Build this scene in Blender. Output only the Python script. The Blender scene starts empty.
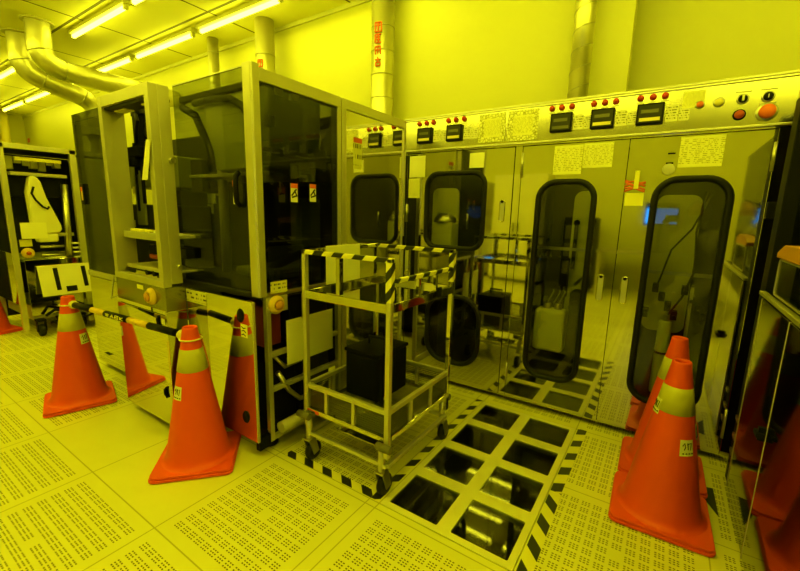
import bpy, bmesh, math, random
from mathutils import Vector, Matrix
random.seed(7)
SC = bpy.context.scene
COL = SC.collection
PI = math.pi

# ------------------------------------------------------------------ materials
MATS = {}
def new_mat(name):
    m = bpy.data.materials.new(name); m.use_nodes = True
    nt = m.node_tree; nt.nodes.clear()
    out = nt.nodes.new('ShaderNodeOutputMaterial')
    MATS[name] = m
    return m, nt, out
def N(nt, t, **kw):
    n = nt.nodes.new(t)
    for k, v in kw.items(): setattr(n, k, v)
    return n
def L(nt, a, b): nt.links.new(a, b)
def math_node(nt, op, a, b=None, c=None):
    n = N(nt, 'ShaderNodeMath', operation=op)
    for i, v in enumerate((a, b, c)):
        if v is None: continue
        if isinstance(v, (int, float)): n.inputs[i].default_value = v
        else: L(nt, v, n.inputs[i])
    return n.outputs[0]
def principled(nt, out, col, rough, metal=0.0, spec=0.5):
    p = N(nt, 'ShaderNodeBsdfPrincipled')
    p.inputs['Base Color'].default_value = (*col, 1)
    p.inputs['Roughness'].default_value = rough
    p.inputs['Metallic'].default_value = metal
    p.inputs['Specular IOR Level'].default_value = spec
    L(nt, p.outputs[0], out.inputs[0])
    return p
def mat(name, col, rough=0.5, metal=0.0, spec=0.5, var=0.06, scale=6.0, bump=0.0, bscale=(3, 3, 3), rvar=0.0):
    """plain surface with a faint procedural variation of tone and, if asked, a faint waviness"""
    m, nt, out = new_mat(name)
    p = principled(nt, out, col, rough, metal, spec)
    tc = N(nt, 'ShaderNodeTexCoord')
    no = N(nt, 'ShaderNodeTexNoise'); no.inputs['Scale'].default_value = scale; no.inputs['Detail'].default_value = 3
    L(nt, tc.outputs['Object'], no.inputs['Vector'])
    mx = N(nt, 'ShaderNodeMix', data_type='RGBA')
    mx.inputs[6].default_value = (*[c*(1-var) for c in col], 1)
    mx.inputs[7].default_value = (*[min(1, c*(1+var)) for c in col], 1)
    L(nt, no.outputs['Fac'], mx.inputs[0]); L(nt, mx.outputs[2], p.inputs['Base Color'])
    if rvar:
        L(nt, math_node(nt, 'MULTIPLY_ADD', no.outputs['Fac'], rvar, rough - rvar*.5), p.inputs['Roughness'])
    if bump:
        mp = N(nt, 'ShaderNodeMapping'); mp.inputs['Scale'].default_value = bscale
        L(nt, tc.outputs['Object'], mp.inputs['Vector'])
        n2 = N(nt, 'ShaderNodeTexNoise'); n2.inputs['Scale'].default_value = 1.0; n2.inputs['Detail'].default_value = 1
        L(nt, mp.outputs[0], n2.inputs['Vector'])
        b = N(nt, 'ShaderNodeBump'); b.inputs['Strength'].default_value = bump; b.inputs['Distance'].default_value = 0.02
        L(nt, n2.outputs['Fac'], b.inputs['Height']); L(nt, b.outputs[0], p.inputs['Normal'])
    return m
def glass(name, tint, f0=0.04, rough=0.0):
    """thin tinted pane: what is behind shows through the tint, the rest is mirrored at its surface"""
    m, nt, out = new_mat(name)
    t = N(nt, 'ShaderNodeBsdfTransparent'); t.inputs[0].default_value = (*[c**.5 for c in tint], 1)      # a pane has two faces
    g = N(nt, 'ShaderNodeBsdfGlossy'); g.inputs['Roughness'].default_value = rough
    g.inputs[0].default_value = (.9, .9, .9, 1)
    ge = N(nt, 'ShaderNodeNewGeometry'); dt = N(nt, 'ShaderNodeVectorMath', operation='DOT_PRODUCT')
    L(nt, ge.outputs['Normal'], dt.inputs[0]); L(nt, ge.outputs['Incoming'], dt.inputs[1])
    cs = math_node(nt, 'SUBTRACT', 1.0, math_node(nt, 'ABSOLUTE', dt.outputs['Value']))
    fr = math_node(nt, 'MULTIPLY_ADD', math_node(nt, 'POWER', cs, 5.0), .6*(1-f0), f0)      # Schlick, the same from both sides
    s = N(nt, 'ShaderNodeMixShader')
    L(nt, fr, s.inputs[0]); L(nt, t.outputs[0], s.inputs[1]); L(nt, g.outputs[0], s.inputs[2])
    L(nt, s.outputs[0], out.inputs[0])
    return m
def emit(name, col, strength):
    m, nt, out = new_mat(name)
    e = N(nt, 'ShaderNodeEmission'); e.inputs[0].default_value = (*col, 1); e.inputs[1].default_value = strength
    L(nt, e.outputs[0], out.inputs[0]); return m
def stripes(name, ca, cb, axes, period, duty=0.5, rough=0.45):
    """two-colour tape: stripes where fract(dot(position, axes)/period) < duty"""
    m, nt, out = new_mat(name)
    p = principled(nt, out, ca, rough)
    tc = N(nt, 'ShaderNodeTexCoord')
    d = N(nt, 'ShaderNodeVectorMath', operation='DOT_PRODUCT'); d.inputs[1].default_value = axes
    L(nt, tc.outputs['Object'], d.inputs[0])
    f = math_node(nt, 'FRACT', math_node(nt, 'MULTIPLY', d.outputs['Value'], 1/period))
    g = math_node(nt, 'LESS_THAN', f, duty)
    mx = N(nt, 'ShaderNodeMix', data_type='RGBA'); mx.inputs[6].default_value = (*ca, 1); mx.inputs[7].default_value = (*cb, 1)
    L(nt, g, mx.inputs[0]); L(nt, mx.outputs[2], p.inputs['Base Color'])
    return m
def printed(name, paper, ink, lines, words, margin=0.08, rough=0.5, amount=0.55):
    """sheet with rows of small print (Generated coordinates, so every sheet has its own rows)"""
    m, nt, out = new_mat(name)
    p = principled(nt, out, paper, rough)
    tc = N(nt, 'ShaderNodeTexCoord'); sp = N(nt, 'ShaderNodeSeparateXYZ'); L(nt, tc.outputs['Generated'], sp.inputs[0])
    h = math_node(nt, 'MAXIMUM', sp.outputs[0], 0); v = sp.outputs[2]
    row = math_node(nt, 'MULTIPLY', v, lines)
    inrow = math_node(nt, 'LESS_THAN', math_node(nt, 'FRACT', row), 0.42)
    cb = N(nt, 'ShaderNodeCombineXYZ'); L(nt, math_node(nt, 'MULTIPLY', math_node(nt, 'ADD', h, sp.outputs[1]), words), cb.inputs[0])
    L(nt, math_node(nt, 'FLOOR', row), cb.inputs[1])
    no = N(nt, 'ShaderNodeTexNoise'); no.inputs['Scale'].default_value = 1.0; no.inputs['Detail'].default_value = 2
    L(nt, cb.outputs[0], no.inputs['Vector'])
    wd = math_node(nt, 'LESS_THAN', no.outputs['Fac'], amount)
    inside = math_node(nt, 'MULTIPLY', math_node(nt, 'GREATER_THAN', v, margin), math_node(nt, 'LESS_THAN', v, 1-margin))
    fac = math_node(nt, 'MULTIPLY', math_node(nt, 'MULTIPLY', inrow, wd), inside)
    mx = N(nt, 'ShaderNodeMix', data_type='RGBA'); mx.inputs[6].default_value = (*paper, 1); mx.inputs[7].default_value = (*ink, 1)
    L(nt, fac, mx.inputs[0]); L(nt, mx.outputs[2], p.inputs['Base Color'])
    return m

STEEL = mat('polished_stainless', (.62, .605, .44), .045, 1.0, var=.05, scale=2.5, bump=.05, bscale=(2.2, 2.2, 1.3), rvar=.03)
STEEL_CLEAR = mat('mirror_stainless', (.70, .68, .52), .045, 1.0, var=.03, scale=2, bump=.03, bscale=(2, 2, 1.2))
STEEL_PANEL = mat('satin_stainless', (.46, .45, .32), .17, 1.0, var=.05, scale=2.5, bump=.04, bscale=(3, 2, 2))
STEEL_DULL = mat('dull_stainless', (.52, .51, .40), .30, 1.0, var=.08, scale=8)
ALU = mat('brushed_aluminium', (.60, .58, .42), .42, .75, var=.06, scale=10)
ALU_SIDE = mat('grey_coated_sheet', (.46, .45, .30), .45, .35, var=.08, scale=5)
BLACK = mat('black_plastic', (.006, .006, .004), .5, 0, .10, var=.2)
RUBBER = mat('black_rubber', (.008, .008, .005), .45, 0, .2, var=.2)
DARK_MIRROR = mat('smoked_steel', (.34, .33, .22), .06, 1.0, var=.03, scale=2)
DARK = mat('dark_grey_enamel', (.022, .022, .012), .45, 0, .2, var=.15)
GREYSTEEL = mat('grey_stainless', (.30, .29, .18), .22, 1.0, var=.06, scale=5)
CHAMBER_FILL = emit('added_fill_light', (1.0, .95, .03), 12.0)  # glow of the tubes added inside the bench as fill light
DARKGREEN = mat('grey_green_enamel', (.24, .25, .08), .4, 0, .3, var=.1)
HOODM = mat('green_hood_enamel', (.48, .50, .14), .4, 0, .3, var=.08)
WHITEP = mat('white_enamel', (.70, .68, .36), .4, var=.05)
CREAM = mat('cream_plastic', (.62, .60, .22), .4, var=.06)
CARBOY = mat('milky_polyethylene', (.76, .77, .22), .4, var=.06)
PAPER = mat('plain_paper', (.78, .77, .36), .6, var=.03)
YPAPER = mat('yellow_paper', (.80, .75, .08), .6, var=.04)
RED = mat('red_lens', (.50, .035, .015), .25, var=.1)
DARKRED = mat('dark_red_reflection', (.16, .018, .004), .4, var=.1)
REDPLAST = mat('red_plastic', (.42, .045, .01), .4, var=.1)
REDORANGE = mat('orange_red_print', (.70, .12, .02), .5, var=.1)
ORANGE = mat('orange_cone_plastic', (.78, .066, .003), .48, var=.06, scale=4)
ORANGE_BOX = mat('orange_plastic', (.60, .27, .02), .45, var=.06)
BAND = mat('reflective_band', (.50, .47, .06), .35, var=.05, scale=30)
YELLOW = mat('yellow_plastic', (.72, .48, .03), .4, var=.06)
PALEYEL = mat('pale_yellow_plastic', (.70, .62, .14), .4, var=.05)
DUCT = mat('galvanised_duct', (.66, .64, .40), .36, .85, var=.12, scale=7, bump=.05, bscale=(9, 9, 14))
WALL = mat('cleanroom_wall_panel', (.61, .605, .12), .45, var=.015, scale=1.5)
INK = mat('black_ink', (.02, .02, .015), .6, var=.1)
TUBE = emit('lit_tube', (1.0, .96, .032), 11.5)
SCREEN = emit('blue_screen_light', (.02, .20, .75), 2.2)
LCD = mat('grey_display_window', (.10, .10, .05), .2, var=.1)
GLASS = glass('grey_tinted_pane', (.38, .40, .27))
GLASS_DARK = glass('dark_tinted_pane', (.15, .16, .11), .035)
GLASS_WIN = glass('smoked_window_pane', (.55, .56, .40), .045)
GLASS_FLOOR = glass('floor_window_pane', (.18, .185, .12), .08, .02)
ACRYLIC = glass('clear_acrylic', (.72, .72, .60))
SUIT = mat('white_coverall_cloth', (.72, .70, .42), .75, var=.05, scale=12)
MASKM = mat('pale_mask_cloth', (.60, .62, .40), .7, var=.04)
SKIN = mat('skin', (.55, .33, .10), .55, var=.05)
GLOVE = mat('latex_glove', (.62, .58, .30), .5, var=.05)
PRINT = printed('printed_notice', (.74, .73, .20), (.36, .34, .06), 17, 11, .10, .5, .5)
PRINT_TABLE = printed('printed_panel_legend', (.66, .65, .36), (.12, .12, .04), 6, 5, .1, .35, .5)
PRINT_BIG = printed('sticker_print', (.66, .64, .14), (.05, .05, .02), 3, 5, .12, .5, .5)
TAPE_U = stripes('hazard_tape_along', (.74, .69, .10), (.012, .012, .01), (1, .0, 0), .060, .46)
TAPE_V = stripes('hazard_tape_across', (.74, .69, .10), (.012, .012, .01), (.35, 1, 0), .115, .45)
TAPE_V2 = stripes('hazard_tape_slanted', (.74, .69, .10), (.012, .012, .01), (-1.0, 1, 0), .125, .48)
TAPE_RU = stripes('rail_tape_along', (.78, .73, .14), (.008, .008, .006), (1, .6, -.9), .118, .50)
TAPE_RV = stripes('rail_tape_across', (.78, .73, .14), (.012, .012, .01), (.6, 1, -.9), .125, .48)
TAPE_RZ = stripes('post_tape', (.78, .73, .14), (.012, .012, .01), (-1.1, -1.1, 1), .085, .5)

def crinkled(name):
    m, nt, out = new_mat(name)
    p = principled(nt, out, (.74, .73, .28), .18)
    tc = N(nt, 'ShaderNodeTexCoord')
    v = N(nt, 'ShaderNodeTexVoronoi', feature='DISTANCE_TO_EDGE'); v.inputs['Scale'].default_value = 55
    L(nt, tc.outputs['Object'], v.inputs['Vector'])
    r = N(nt, 'ShaderNodeValToRGB'); r.color_ramp.elements[0].position = .02; r.color_ramp.elements[0].color = (.30, .29, .06, 1)
    r.color_ramp.elements[1].position = .12; r.color_ramp.elements[1].color = (.78, .77, .30, 1)
    L(nt, v.outputs['Distance'], r.inputs[0]); L(nt, r.outputs[0], p.inputs['Base Color'])
    b = N(nt, 'ShaderNodeBump'); b.inputs['Strength'].default_value = .6; b.inputs['Distance'].default_value = .01
    L(nt, v.outputs['Distance'], b.inputs['Height']); L(nt, b.outputs[0], p.inputs['Normal'])
    return m
CRINKLE = crinkled('crinkled_plastic_sleeve')

def mesh_sheet(name, period=0.011):
    """woven wire: real gaps between the wires"""
    m, nt, out = new_mat(name)
    p = N(nt, 'ShaderNodeBsdfPrincipled'); p.inputs['Base Color'].default_value = (.13, .128, .07, 1)
    p.inputs['Metallic'].default_value = .9; p.inputs['Roughness'].default_value = .35
    t = N(nt, 'ShaderNodeBsdfTransparent')
    tc = N(nt, 'ShaderNodeTexCoord'); sp = N(nt, 'ShaderNodeSeparateXYZ'); L(nt, tc.outputs['Object'], sp.inputs[0])
    fs = []
    for e in (math_node(nt, 'ADD', sp.outputs[0], sp.outputs[2]), math_node(nt, 'ADD', sp.outputs[1], sp.outputs[2])):
        fs.append(math_node(nt, 'LESS_THAN', math_node(nt, 'FRACT', math_node(nt, 'MULTIPLY', e, 1/period)), .30))
    w = math_node(nt, 'MAXIMUM', fs[0], fs[1])
    s = N(nt, 'ShaderNodeMixShader'); L(nt, w, s.inputs[0]); L(nt, t.outputs[0], s.inputs[1]); L(nt, p.outputs[0], s.inputs[2])
    L(nt, s.outputs[0], out.inputs[0]); return m
WIRE = mesh_sheet('woven_wire')

def floor_mat(name, holes):
    m, nt, out = new_mat(name)
    base = (.70, .67, .13)
    p = principled(nt, out, base, .36, 0, .4)
    tc = N(nt, 'ShaderNodeTexCoord'); sp = N(nt, 'ShaderNodeSeparateXYZ'); L(nt, tc.outputs['Object'], sp.inputs[0])
    def cell(o, per): return math_node(nt, 'FRACT', math_node(nt, 'MULTIPLY', o, 1/per))
    sx = math_node(nt, 'SUBTRACT', sp.outputs[0], math_node(nt, 'MULTIPLY', math_node(nt, 'GREATER_THAN', sp.outputs[0], .62), .053))
    sy = math_node(nt, 'SUBTRACT', sp.outputs[1], math_node(nt, 'MULTIPLY', math_node(nt, 'GREATER_THAN', sp.outputs[1], .615), .033))
    u, v = cell(sx, .6), cell(sy, .6)
    no = N(nt, 'ShaderNodeTexNoise'); no.inputs['Scale'].default_value = 5; no.inputs['Detail'].default_value = 4
    L(nt, tc.outputs['Object'], no.inputs['Vector'])
    mx = N(nt, 'ShaderNodeMix', data_type='RGBA'); mx.inputs[6].default_value = (*[c*.93 for c in base], 1); mx.inputs[7].default_value = (*[c*1.06 for c in base], 1)
    L(nt, no.outputs['Fac'], mx.inputs[0]); col = mx.outputs[2]
    # joints between the 600 mm tiles
    du = math_node(nt, 'ABSOLUTE', math_node(nt, 'SUBTRACT', u, .5)); dv = math_node(nt, 'ABSOLUTE', math_node(nt, 'SUBTRACT', v, .5))
    joint = math_node(nt, 'GREATER_THAN', math_node(nt, 'MAXIMUM', du, dv), .4955)
    m2 = N(nt, 'ShaderNodeMix', data_type='RGBA'); L(nt, joint, m2.inputs[0]); L(nt, col, m2.inputs[6]); m2.inputs[7].default_value = (.40, .37, .06, 1); col = m2.outputs[2]
    if holes:
        a = math_node(nt, 'DIVIDE', math_node(nt, 'SUBTRACT', u, .07), .86)
        b = math_node(nt, 'DIVIDE', math_node(nt, 'SUBTRACT', v, .07), .86)
        a8, b8 = math_node(nt, 'MULTIPLY', a, 11), math_node(nt, 'MULTIPLY', b, 11)
        def inside(q): return math_node(nt, 'MULTIPLY', math_node(nt, 'GREATER_THAN', q, 0), math_node(nt, 'LESS_THAN', q, 11))
        fa, fb = math_node(nt, 'FRACT', a8), math_node(nt, 'FRACT', b8)
        # a cluster: 4 holes along x, 3 along y
        ga = math_node(nt, 'MULTIPLY', math_node(nt, 'SUBTRACT', fa, .10), 3/.80)
        gb = math_node(nt, 'MULTIPLY', math_node(nt, 'SUBTRACT', fb, .13), 3/.74)
        def rng(q, n): return math_node(nt, 'MULTIPLY', math_node(nt, 'GREATER_THAN', q, 0), math_node(nt, 'LESS_THAN', q, n))
        ha = math_node(nt, 'LESS_THAN', math_node(nt, 'ABSOLUTE', math_node(nt, 'SUBTRACT', math_node(nt, 'FRACT', ga), .5)), .31)
        hb = math_node(nt, 'LESS_THAN', math_node(nt, 'ABSOLUTE', math_node(nt, 'SUBTRACT', math_node(nt, 'FRACT', gb), .5)), .23)
        w = math_node(nt, 'MULTIPLY', ha, hb)
        for k in (inside(a8), inside(b8), rng(ga, 3), rng(gb, 3)): w = math_node(nt, 'MULTIPLY', w, k)
        # the blank spot in the middle of a tile
        ca = math_node(nt, 'ABSOLUTE', math_node(nt, 'SUBTRACT', a8, 5.5)); cb = math_node(nt, 'ABSOLUTE', math_node(nt, 'SUBTRACT', b8, 5.5))
        w = math_node(nt, 'MULTIPLY', w, math_node(nt, 'GREATER_THAN', math_node(nt, 'MAXIMUM', ca, cb), .5))
        m3 = N(nt, 'ShaderNodeMix', data_type='RGBA'); L(nt, w, m3.inputs[0]); L(nt, col, m3.inputs[6]); m3.inputs[7].default_value = (.09, .075, .01, 1); col = m3.outputs[2]
    L(nt, col, p.inputs['Base Color'])
    return m
FLOOR_SOLID = floor_mat('plain_floor_tile', False)
FLOOR_HOLES = floor_mat('perforated_floor_tile', True)

def ceiling_mat():
    m, nt, out = new_mat('ceiling_panel')
    base = (.88, .86, .20)
    p = principled(nt, out, base, .6)
    tc = N(nt, 'ShaderNodeTexCoord'); sp = N(nt, 'ShaderNodeSeparateXYZ'); L(nt, tc.outputs['Object'], sp.inputs[0])
    u = math_node(nt, 'FRACT', math_node(nt, 'MULTIPLY', math_node(nt, 'ADD', sp.outputs[0], 4.55), 1/1.216))
    v = math_node(nt, 'FRACT', math_node(nt, 'MULTIPLY', math_node(nt, 'SUBTRACT', sp.outputs[1], 1.09), 1/.59))
    j = math_node(nt, 'MAXIMUM', math_node(nt, 'LESS_THAN', u, .016), math_node(nt, 'LESS_THAN', v, .045))
    mx = N(nt, 'ShaderNodeMix', data_type='RGBA'); mx.inputs[6].default_value = (*base, 1); mx.inputs[7].default_value = (.10, .09, .01, 1)
    L(nt, j, mx.inputs[0]); L(nt, mx.outputs[2], p.inputs['Base Color']); return m
CEIL = ceiling_mat()

# ------------------------------------------------------------------ mesh helpers
class MB:
    def __init__(s): s.v = []; s.f = []; s.sm = []; s.mi = []
    def add(s, vs, fs, smooth=False, mi=0):
        o = len(s.v); s.v += [tuple(map(float, p)) for p in vs]
        for f in fs: s.f.append([i+o for i in f]); s.sm.append(smooth); s.mi.append(mi)
        return s
    def box(s, x0, x1, y0, y1, z0, z1, mi=0):
        vs = [(x, y, z) for x in (x0, x1) for y in (y0, y1) for z in (z0, z1)]
        return s.add(vs, [(0, 1, 3, 2), (4, 6, 7, 5), (0, 4, 5, 1), (2, 3, 7, 6), (0, 2, 6, 4), (1, 5, 7, 3)], mi=mi)
    def prism(s, poly, axis, a, b):
        """polygon in the plane across `axis` (0,1,2), extruded from a to b"""
        n = len(poly)
        def P(p, t):
            return [(t, p[0], p[1]), (p[0], t, p[1]), (p[0], p[1], t)][axis]
        vs = [P(p, a) for p in poly] + [P(p, b) for p in poly]
        fs = [tuple(range(n)), tuple(range(2*n-1, n-1, -1))] + [(i, (i+1) % n, (i+1) % n+n, i+n) for i in range(n)]
        return s.add(vs, fs)
    def tube(s, pts, r, seg=12, caps=True, smooth=True):
        pts = [Vector(p) for p in pts]; n = len(pts)
        rs = r if isinstance(r, (list, tuple)) else [r]*n
        tan = []
        for i in range(n):
            d = pts[min(i+1, n-1)] - pts[max(i-1, 0)]; tan.append(d.normalized())
        up = Vector((0, 0, 1)) if abs(tan[0].z) < .9 else Vector((1, 0, 0))
        a = tan[0].cross(up).normalized(); vs = []
        for i in range(n):
            a = (a - tan[i]*a.dot(tan[i])).normalized(); b = tan[i].cross(a)
            for k in range(seg):
                t = 2*PI*k/seg; vs.append(pts[i] + (a*math.cos(t)+b*math.sin(t))*rs[i])
        fs = [(i*seg+k, i*seg+(k+1) % seg, (i+1)*seg+(k+1) % seg, (i+1)*seg+k) for i in range(n-1) for k in range(seg)]
        s.add(vs, fs, smooth)
        if caps:
            o = len(s.v)-n*seg
            s.f += [[o+k for k in range(seg)][::-1], [o+(n-1)*seg+k for k in range(seg)]]; s.sm += [False, False]; s.mi += [0, 0]
        return s
    def cyl(s, p0, p1, r, seg=16, r1=None): return s.tube([p0, p1], [r, r if r1 is None else r1], seg)
    def lathe(s, prof, c=(0, 0, 0), seg=40, axis=2, closed=False):
        """profile of (radius, height) turned about an axis through c"""
        vs = []
        for r, h in prof:
            for k in range(seg):
                t = 2*PI*k/seg; q = (r*math.cos(t), r*math.sin(t), h)
                q = {2: q, 1: (q[0], q[2], q[1]), 0: (q[2], q[0], q[1])}[axis]
                vs.append((c[0]+q[0], c[1]+q[1], c[2]+q[2]))
        n = len(prof)
        fs = [(i*seg+k, i*seg+(k+1) % seg, (i+1)*seg+(k+1) % seg, (i+1)*seg+k) for i in range(n-1) for k in range(seg)]
        s.add(vs, fs, True)
        return s
    def ball(s, c, r, seg=14, sc=(1, 1, 1)):
        rings = seg//2+1; vs = []
        for i in range(rings+1):
            ph = PI*i/rings
            for k in range(seg):
                t = 2*PI*k/seg
                vs.append((c[0]+r*sc[0]*math.sin(ph)*math.cos(t), c[1]+r*sc[1]*math.sin(ph)*math.sin(t), c[2]+r*sc[2]*math.cos(ph)))
        fs = [(i*seg+k, i*seg+(k+1) % seg, (i+1)*seg+(k+1) % seg, (i+1)*seg+k) for i in range(rings) for k in range(seg)]
        return s.add(vs, fs, True)
    def torus(s, c, R, r, seg=28, ss=8, axis=2):
        vs = []
        for i in range(seg):
            a = 2*PI*i/seg
            for k in range(ss):
                b = 2*PI*k/ss; q = ((R+r*math.cos(b))*math.cos(a), (R+r*math.cos(b))*math.sin(a), r*math.sin(b))
                q = {2: q, 1: (q[0], q[2], q[1]), 0: (q[2], q[0], q[1])}[axis]
                vs.append((c[0]+q[0], c[1]+q[1], c[2]+q[2]))
        fs = [(i*ss+k, ((i+1) % seg)*ss+k, ((i+1) % seg)*ss+(k+1) % ss, i*ss+(k+1) % ss) for i in range(seg) for k in range(ss)]
        return s.add(vs, fs, True)
    def xform(s, M): s.v = [tuple(M @ Vector(p)) for p in s.v]; return s
ORG = {}
def reg(o, org): ORG[o.name] = Vector(org); return o
def obj(name, mb, m, parent=None, bevel=0.0, segs=2, props=None):
    """one mesh object; vertices are given in world space, or in the parent's frame of origin"""
    org = ORG[parent.name] if parent else Vector((0, 0, 0))
    me = bpy.data.meshes.new(name)
    me.from_pydata([tuple(Vector(v)-org) for v in mb.v], [], mb.f)
    ms = m if isinstance(m, (list, tuple)) else [m]
    for q in ms: me.materials.append(q)
    me.polygons.foreach_set('use_smooth', mb.sm); me.polygons.foreach_set('material_index', mb.mi)
    b = bmesh.new(); b.from_mesh(me); bmesh.ops.recalc_face_normals(b, faces=b.faces); b.to_mesh(me); b.free()
    me.update()
    o = bpy.data.objects.new(name, me); COL.objects.link(o)
    if parent: o.parent = parent
    ORG[o.name] = org
    if bevel:
        md = o.modifiers.new('edge', 'BEVEL'); md.width = bevel; md.segments = segs; md.limit_method = 'ANGLE'; md.angle_limit = .6
    for k, v in (props or {}).items(): o[k] = v
    return o
def solo(name, mb, m, base, label, cat, group=None, bevel=0.0, kind=None):
    """a thing that is one mesh, its origin at `base`"""
    org = Vector(base)
    mb.v = [tuple(Vector(v)-org) for v in mb.v]
    o = obj(name, mb, m, None, bevel); o.location = org; ORG[o.name] = org
    o['label'] = label; o['category'] = cat
    if group: o['group'] = group
    if kind: o['kind'] = kind
    return o
def thing(name, loc, label, cat, group=None):
    o = bpy.data.objects.new(name, None); COL.objects.link(o); o.empty_display_size = .1
    o.location = loc; ORG[o.name] = Vector(loc); o['label'] = label; o['category'] = cat
    if group: o['group'] = group
    return o
def structure(name, mb, m, bevel=0.0):
    o = obj(name, mb, m, None, bevel); o['kind'] = 'structure'; return o
def copy_tree(o, parent=None):
    c = o.copy(); COL.objects.link(c)
    if parent: c.parent = parent
    ORG[c.name] = ORG[o.name]
    for ch in list(o.children): copy_tree(ch, c)
    return c
def rrect(x0, x1, z0, z1, r, n=8):
    out = []
    for cx, cz, a0 in ((x1-r, z1-r, 0), (x0+r, z1-r, PI/2), (x0+r, z0+r, PI), (x1-r, z0+r, 1.5*PI)):
        for k in range(n+1):
            a = a0+PI/2*k/n; out.append((cx+r*math.cos(a), cz+r*math.sin(a)))
    return out
def pmap(plane, at):
    """maps (a, b, depth) to world: 'y' = panel in X/Z facing -Y, 'x' = panel in Y/Z facing +X, 'z' = slab in X/Y facing up"""
    return {'y': lambda a, b, d: (a, at+d, b), 'x': lambda a, b, d: (at-d, a, b), 'xm': lambda a, b, d: (at+d, a, b), 'z': lambda a, b, d: (a, b, at-d)}[plane]
def plate(outer, holes, plane, at, t):
    """flat plate with openings, front face at `at`, thickness t"""
    P = pmap(plane, at); b = bmesh.new(); es = []; loops = []
    for lp in [outer]+list(holes):
        vs = [b.verts.new((p[0], p[1], 0)) for p in lp]; loops.append(vs)
        es += [b.edges.new((vs[i], vs[(i+1) % len(vs)])) for i in range(len(vs))]
    bmesh.ops.triangle_fill(b, use_beauty=True, use_dissolve=False, edges=es)
    b.verts.index_update(); n = len(b.verts)
    co = [v.co.copy() for v in b.verts]
    tri = [[v.index for v in f.verts] for f in b.faces]
    mb = MB(); vs = [P(c.x, c.y, 0) for c in co]+[P(c.x, c.y, t) for c in co]
    fs = [tuple(f) for f in tri]+[tuple(i+n for i in f[::-1]) for f in tri]
    for lv in loops:
        ix = [v.index for v in lv]
        fs += [(ix[i], ix[(i+1) % len(ix)], ix[(i+1) % len(ix)]+n, ix[i]+n) for i in range(len(ix))]
    b.free(); mb.add(vs, fs); return mb
def gasket(x0, x1, z0, z1, r, w, plane, at, front=.014, back=.012):
    """rounded rubber frame around a window"""
    P = pmap(plane, at); mb = MB()
    prof = [(0, 0), (.12*w, -front*.7), (.3*w, -front), (.7*w, -front), (.9*w, -front*.6), (w, 0), (w, back)]
    rings = []
    for off, d in prof:
        lp = rrect(x0+off, x1-off, z0+off, z1-off, max(.004, r-off), 8); rings.append([P(a, b, d) for a, b in lp])
    n = len(rings[0]); vs = [p for rg in rings for p in rg]
    fs = [(i*n+k, i*n+(k+1) % n, (i+1)*n+(k+1) % n, (i+1)*n+k) for i in range(len(rings)-1) for k in range(n)]
    return mb.add(vs, fs, True)
def pane(x0, x1, z0, z1, r, plane, at, t=.006):
    return plate(rrect(x0, x1, z0, z1, r, 8), [], plane, at, t)
def sheet(a0, a1, b0, b1, plane, at, t=.0015):
    P = pmap(plane, at); p0 = P(a0, b0, -t); p1 = P(a1, b1, 0)
    return MB().box(min(p0[0], p1[0]), max(p0[0], p1[0]), min(p0[1], p1[1]), max(p0[1], p1[1]), min(p0[2], p1[2]), max(p0[2], p1[2]))
def strokes(segs, plane, at, w, t=.0012):
    """pen or brush strokes lying on a surface: list of polylines in the surface's coordinates"""
    P = pmap(plane, at); mb = MB()
    for pl in segs:
        for (a0, b0), (a1, b1) in zip(pl, pl[1:]):
            dx, dy = a1-a0, b1-b0; l = math.hypot(dx, dy) or 1; nx, ny = -dy/l*w/2, dx/l*w/2; ex, ey = dx/l*w/2, dy/l*w/2
            q = [(a0-ex+nx, b0-ey+ny), (a0-ex-nx, b0-ey-ny), (a1+ex-nx, b1+ey-ny), (a1+ex+nx, b1+ey+ny)]
            vs = [P(x, y, -t) for x, y in q]+[P(x, y, 0) for x, y in q]
            mb.add(vs, [(0, 1, 2, 3), (7, 6, 5, 4), (0, 4, 5, 1), (1, 5, 6, 2), (2, 6, 7, 3), (3, 7, 4, 0)])
    return mb
# ------------------------------------------------------------------ the room
HX0, HX1, HY0, HY1 = .653, 1.253, .633, 1.833          # the glazed pair of tiles
def build_floor():
    xs = sorted(set([round(-9.6+.6*k, 3) for k in range(18)] + [.6, HX0, HX1] + [round(HX1+.6*k, 3) for k in range(1, 6)]))
    ys = sorted(set([round(-3.6+.6*k, 3) for k in range(7)] + [HY0, round(HY0+.6, 3), HY1, 2.433, 2.7]))
    mb = MB()
    for i in range(len(xs)-1):
        for j in range(len(ys)-1):
            x0, x1, y0, y1 = xs[i], xs[i+1], ys[j], ys[j+1]; cx, cy = (x0+x1)/2, (y0+y1)/2
            if HX0 < cx < HX1 and HY0 < cy < HY1: continue
            solid = (-1.2 < cx < 0 and 0 < cy < .63) or (-1.2 < cx < 0 and cy > .63)
            mb.add([(x0, y0, 0), (x1, y0, 0), (x1, y1, 0), (x0, y1, 0)], [(0, 1, 2, 3)], mi=0 if solid else 1)
    # the sides of the tile opening
    for x0, y0, x1, y1 in ((HX0, HY0, HX1, HY0), (HX1, HY0, HX1, HY1), (HX1, HY1, HX0, HY1), (HX0, HY1, HX0, HY0)):
        mb.add([(x0, y0, 0), (x1, y1, 0), (x1, y1, -.05), (x0, y0, -.05)], [(0, 1, 2, 3)], mi=0)
    structure('floor', mb, [FLOOR_SOLID, FLOOR_HOLES])
build_floor()
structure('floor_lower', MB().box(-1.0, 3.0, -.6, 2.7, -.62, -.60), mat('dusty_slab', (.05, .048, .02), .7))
structure('ceiling', MB().box(-9.6, 4.2, -3.6, 2.7, 3.0, 3.05), CEIL)
structure('wall_back', MB().box(-9.6, 1.26, 2.24, 2.34, 0, 3.0), WALL)
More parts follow.
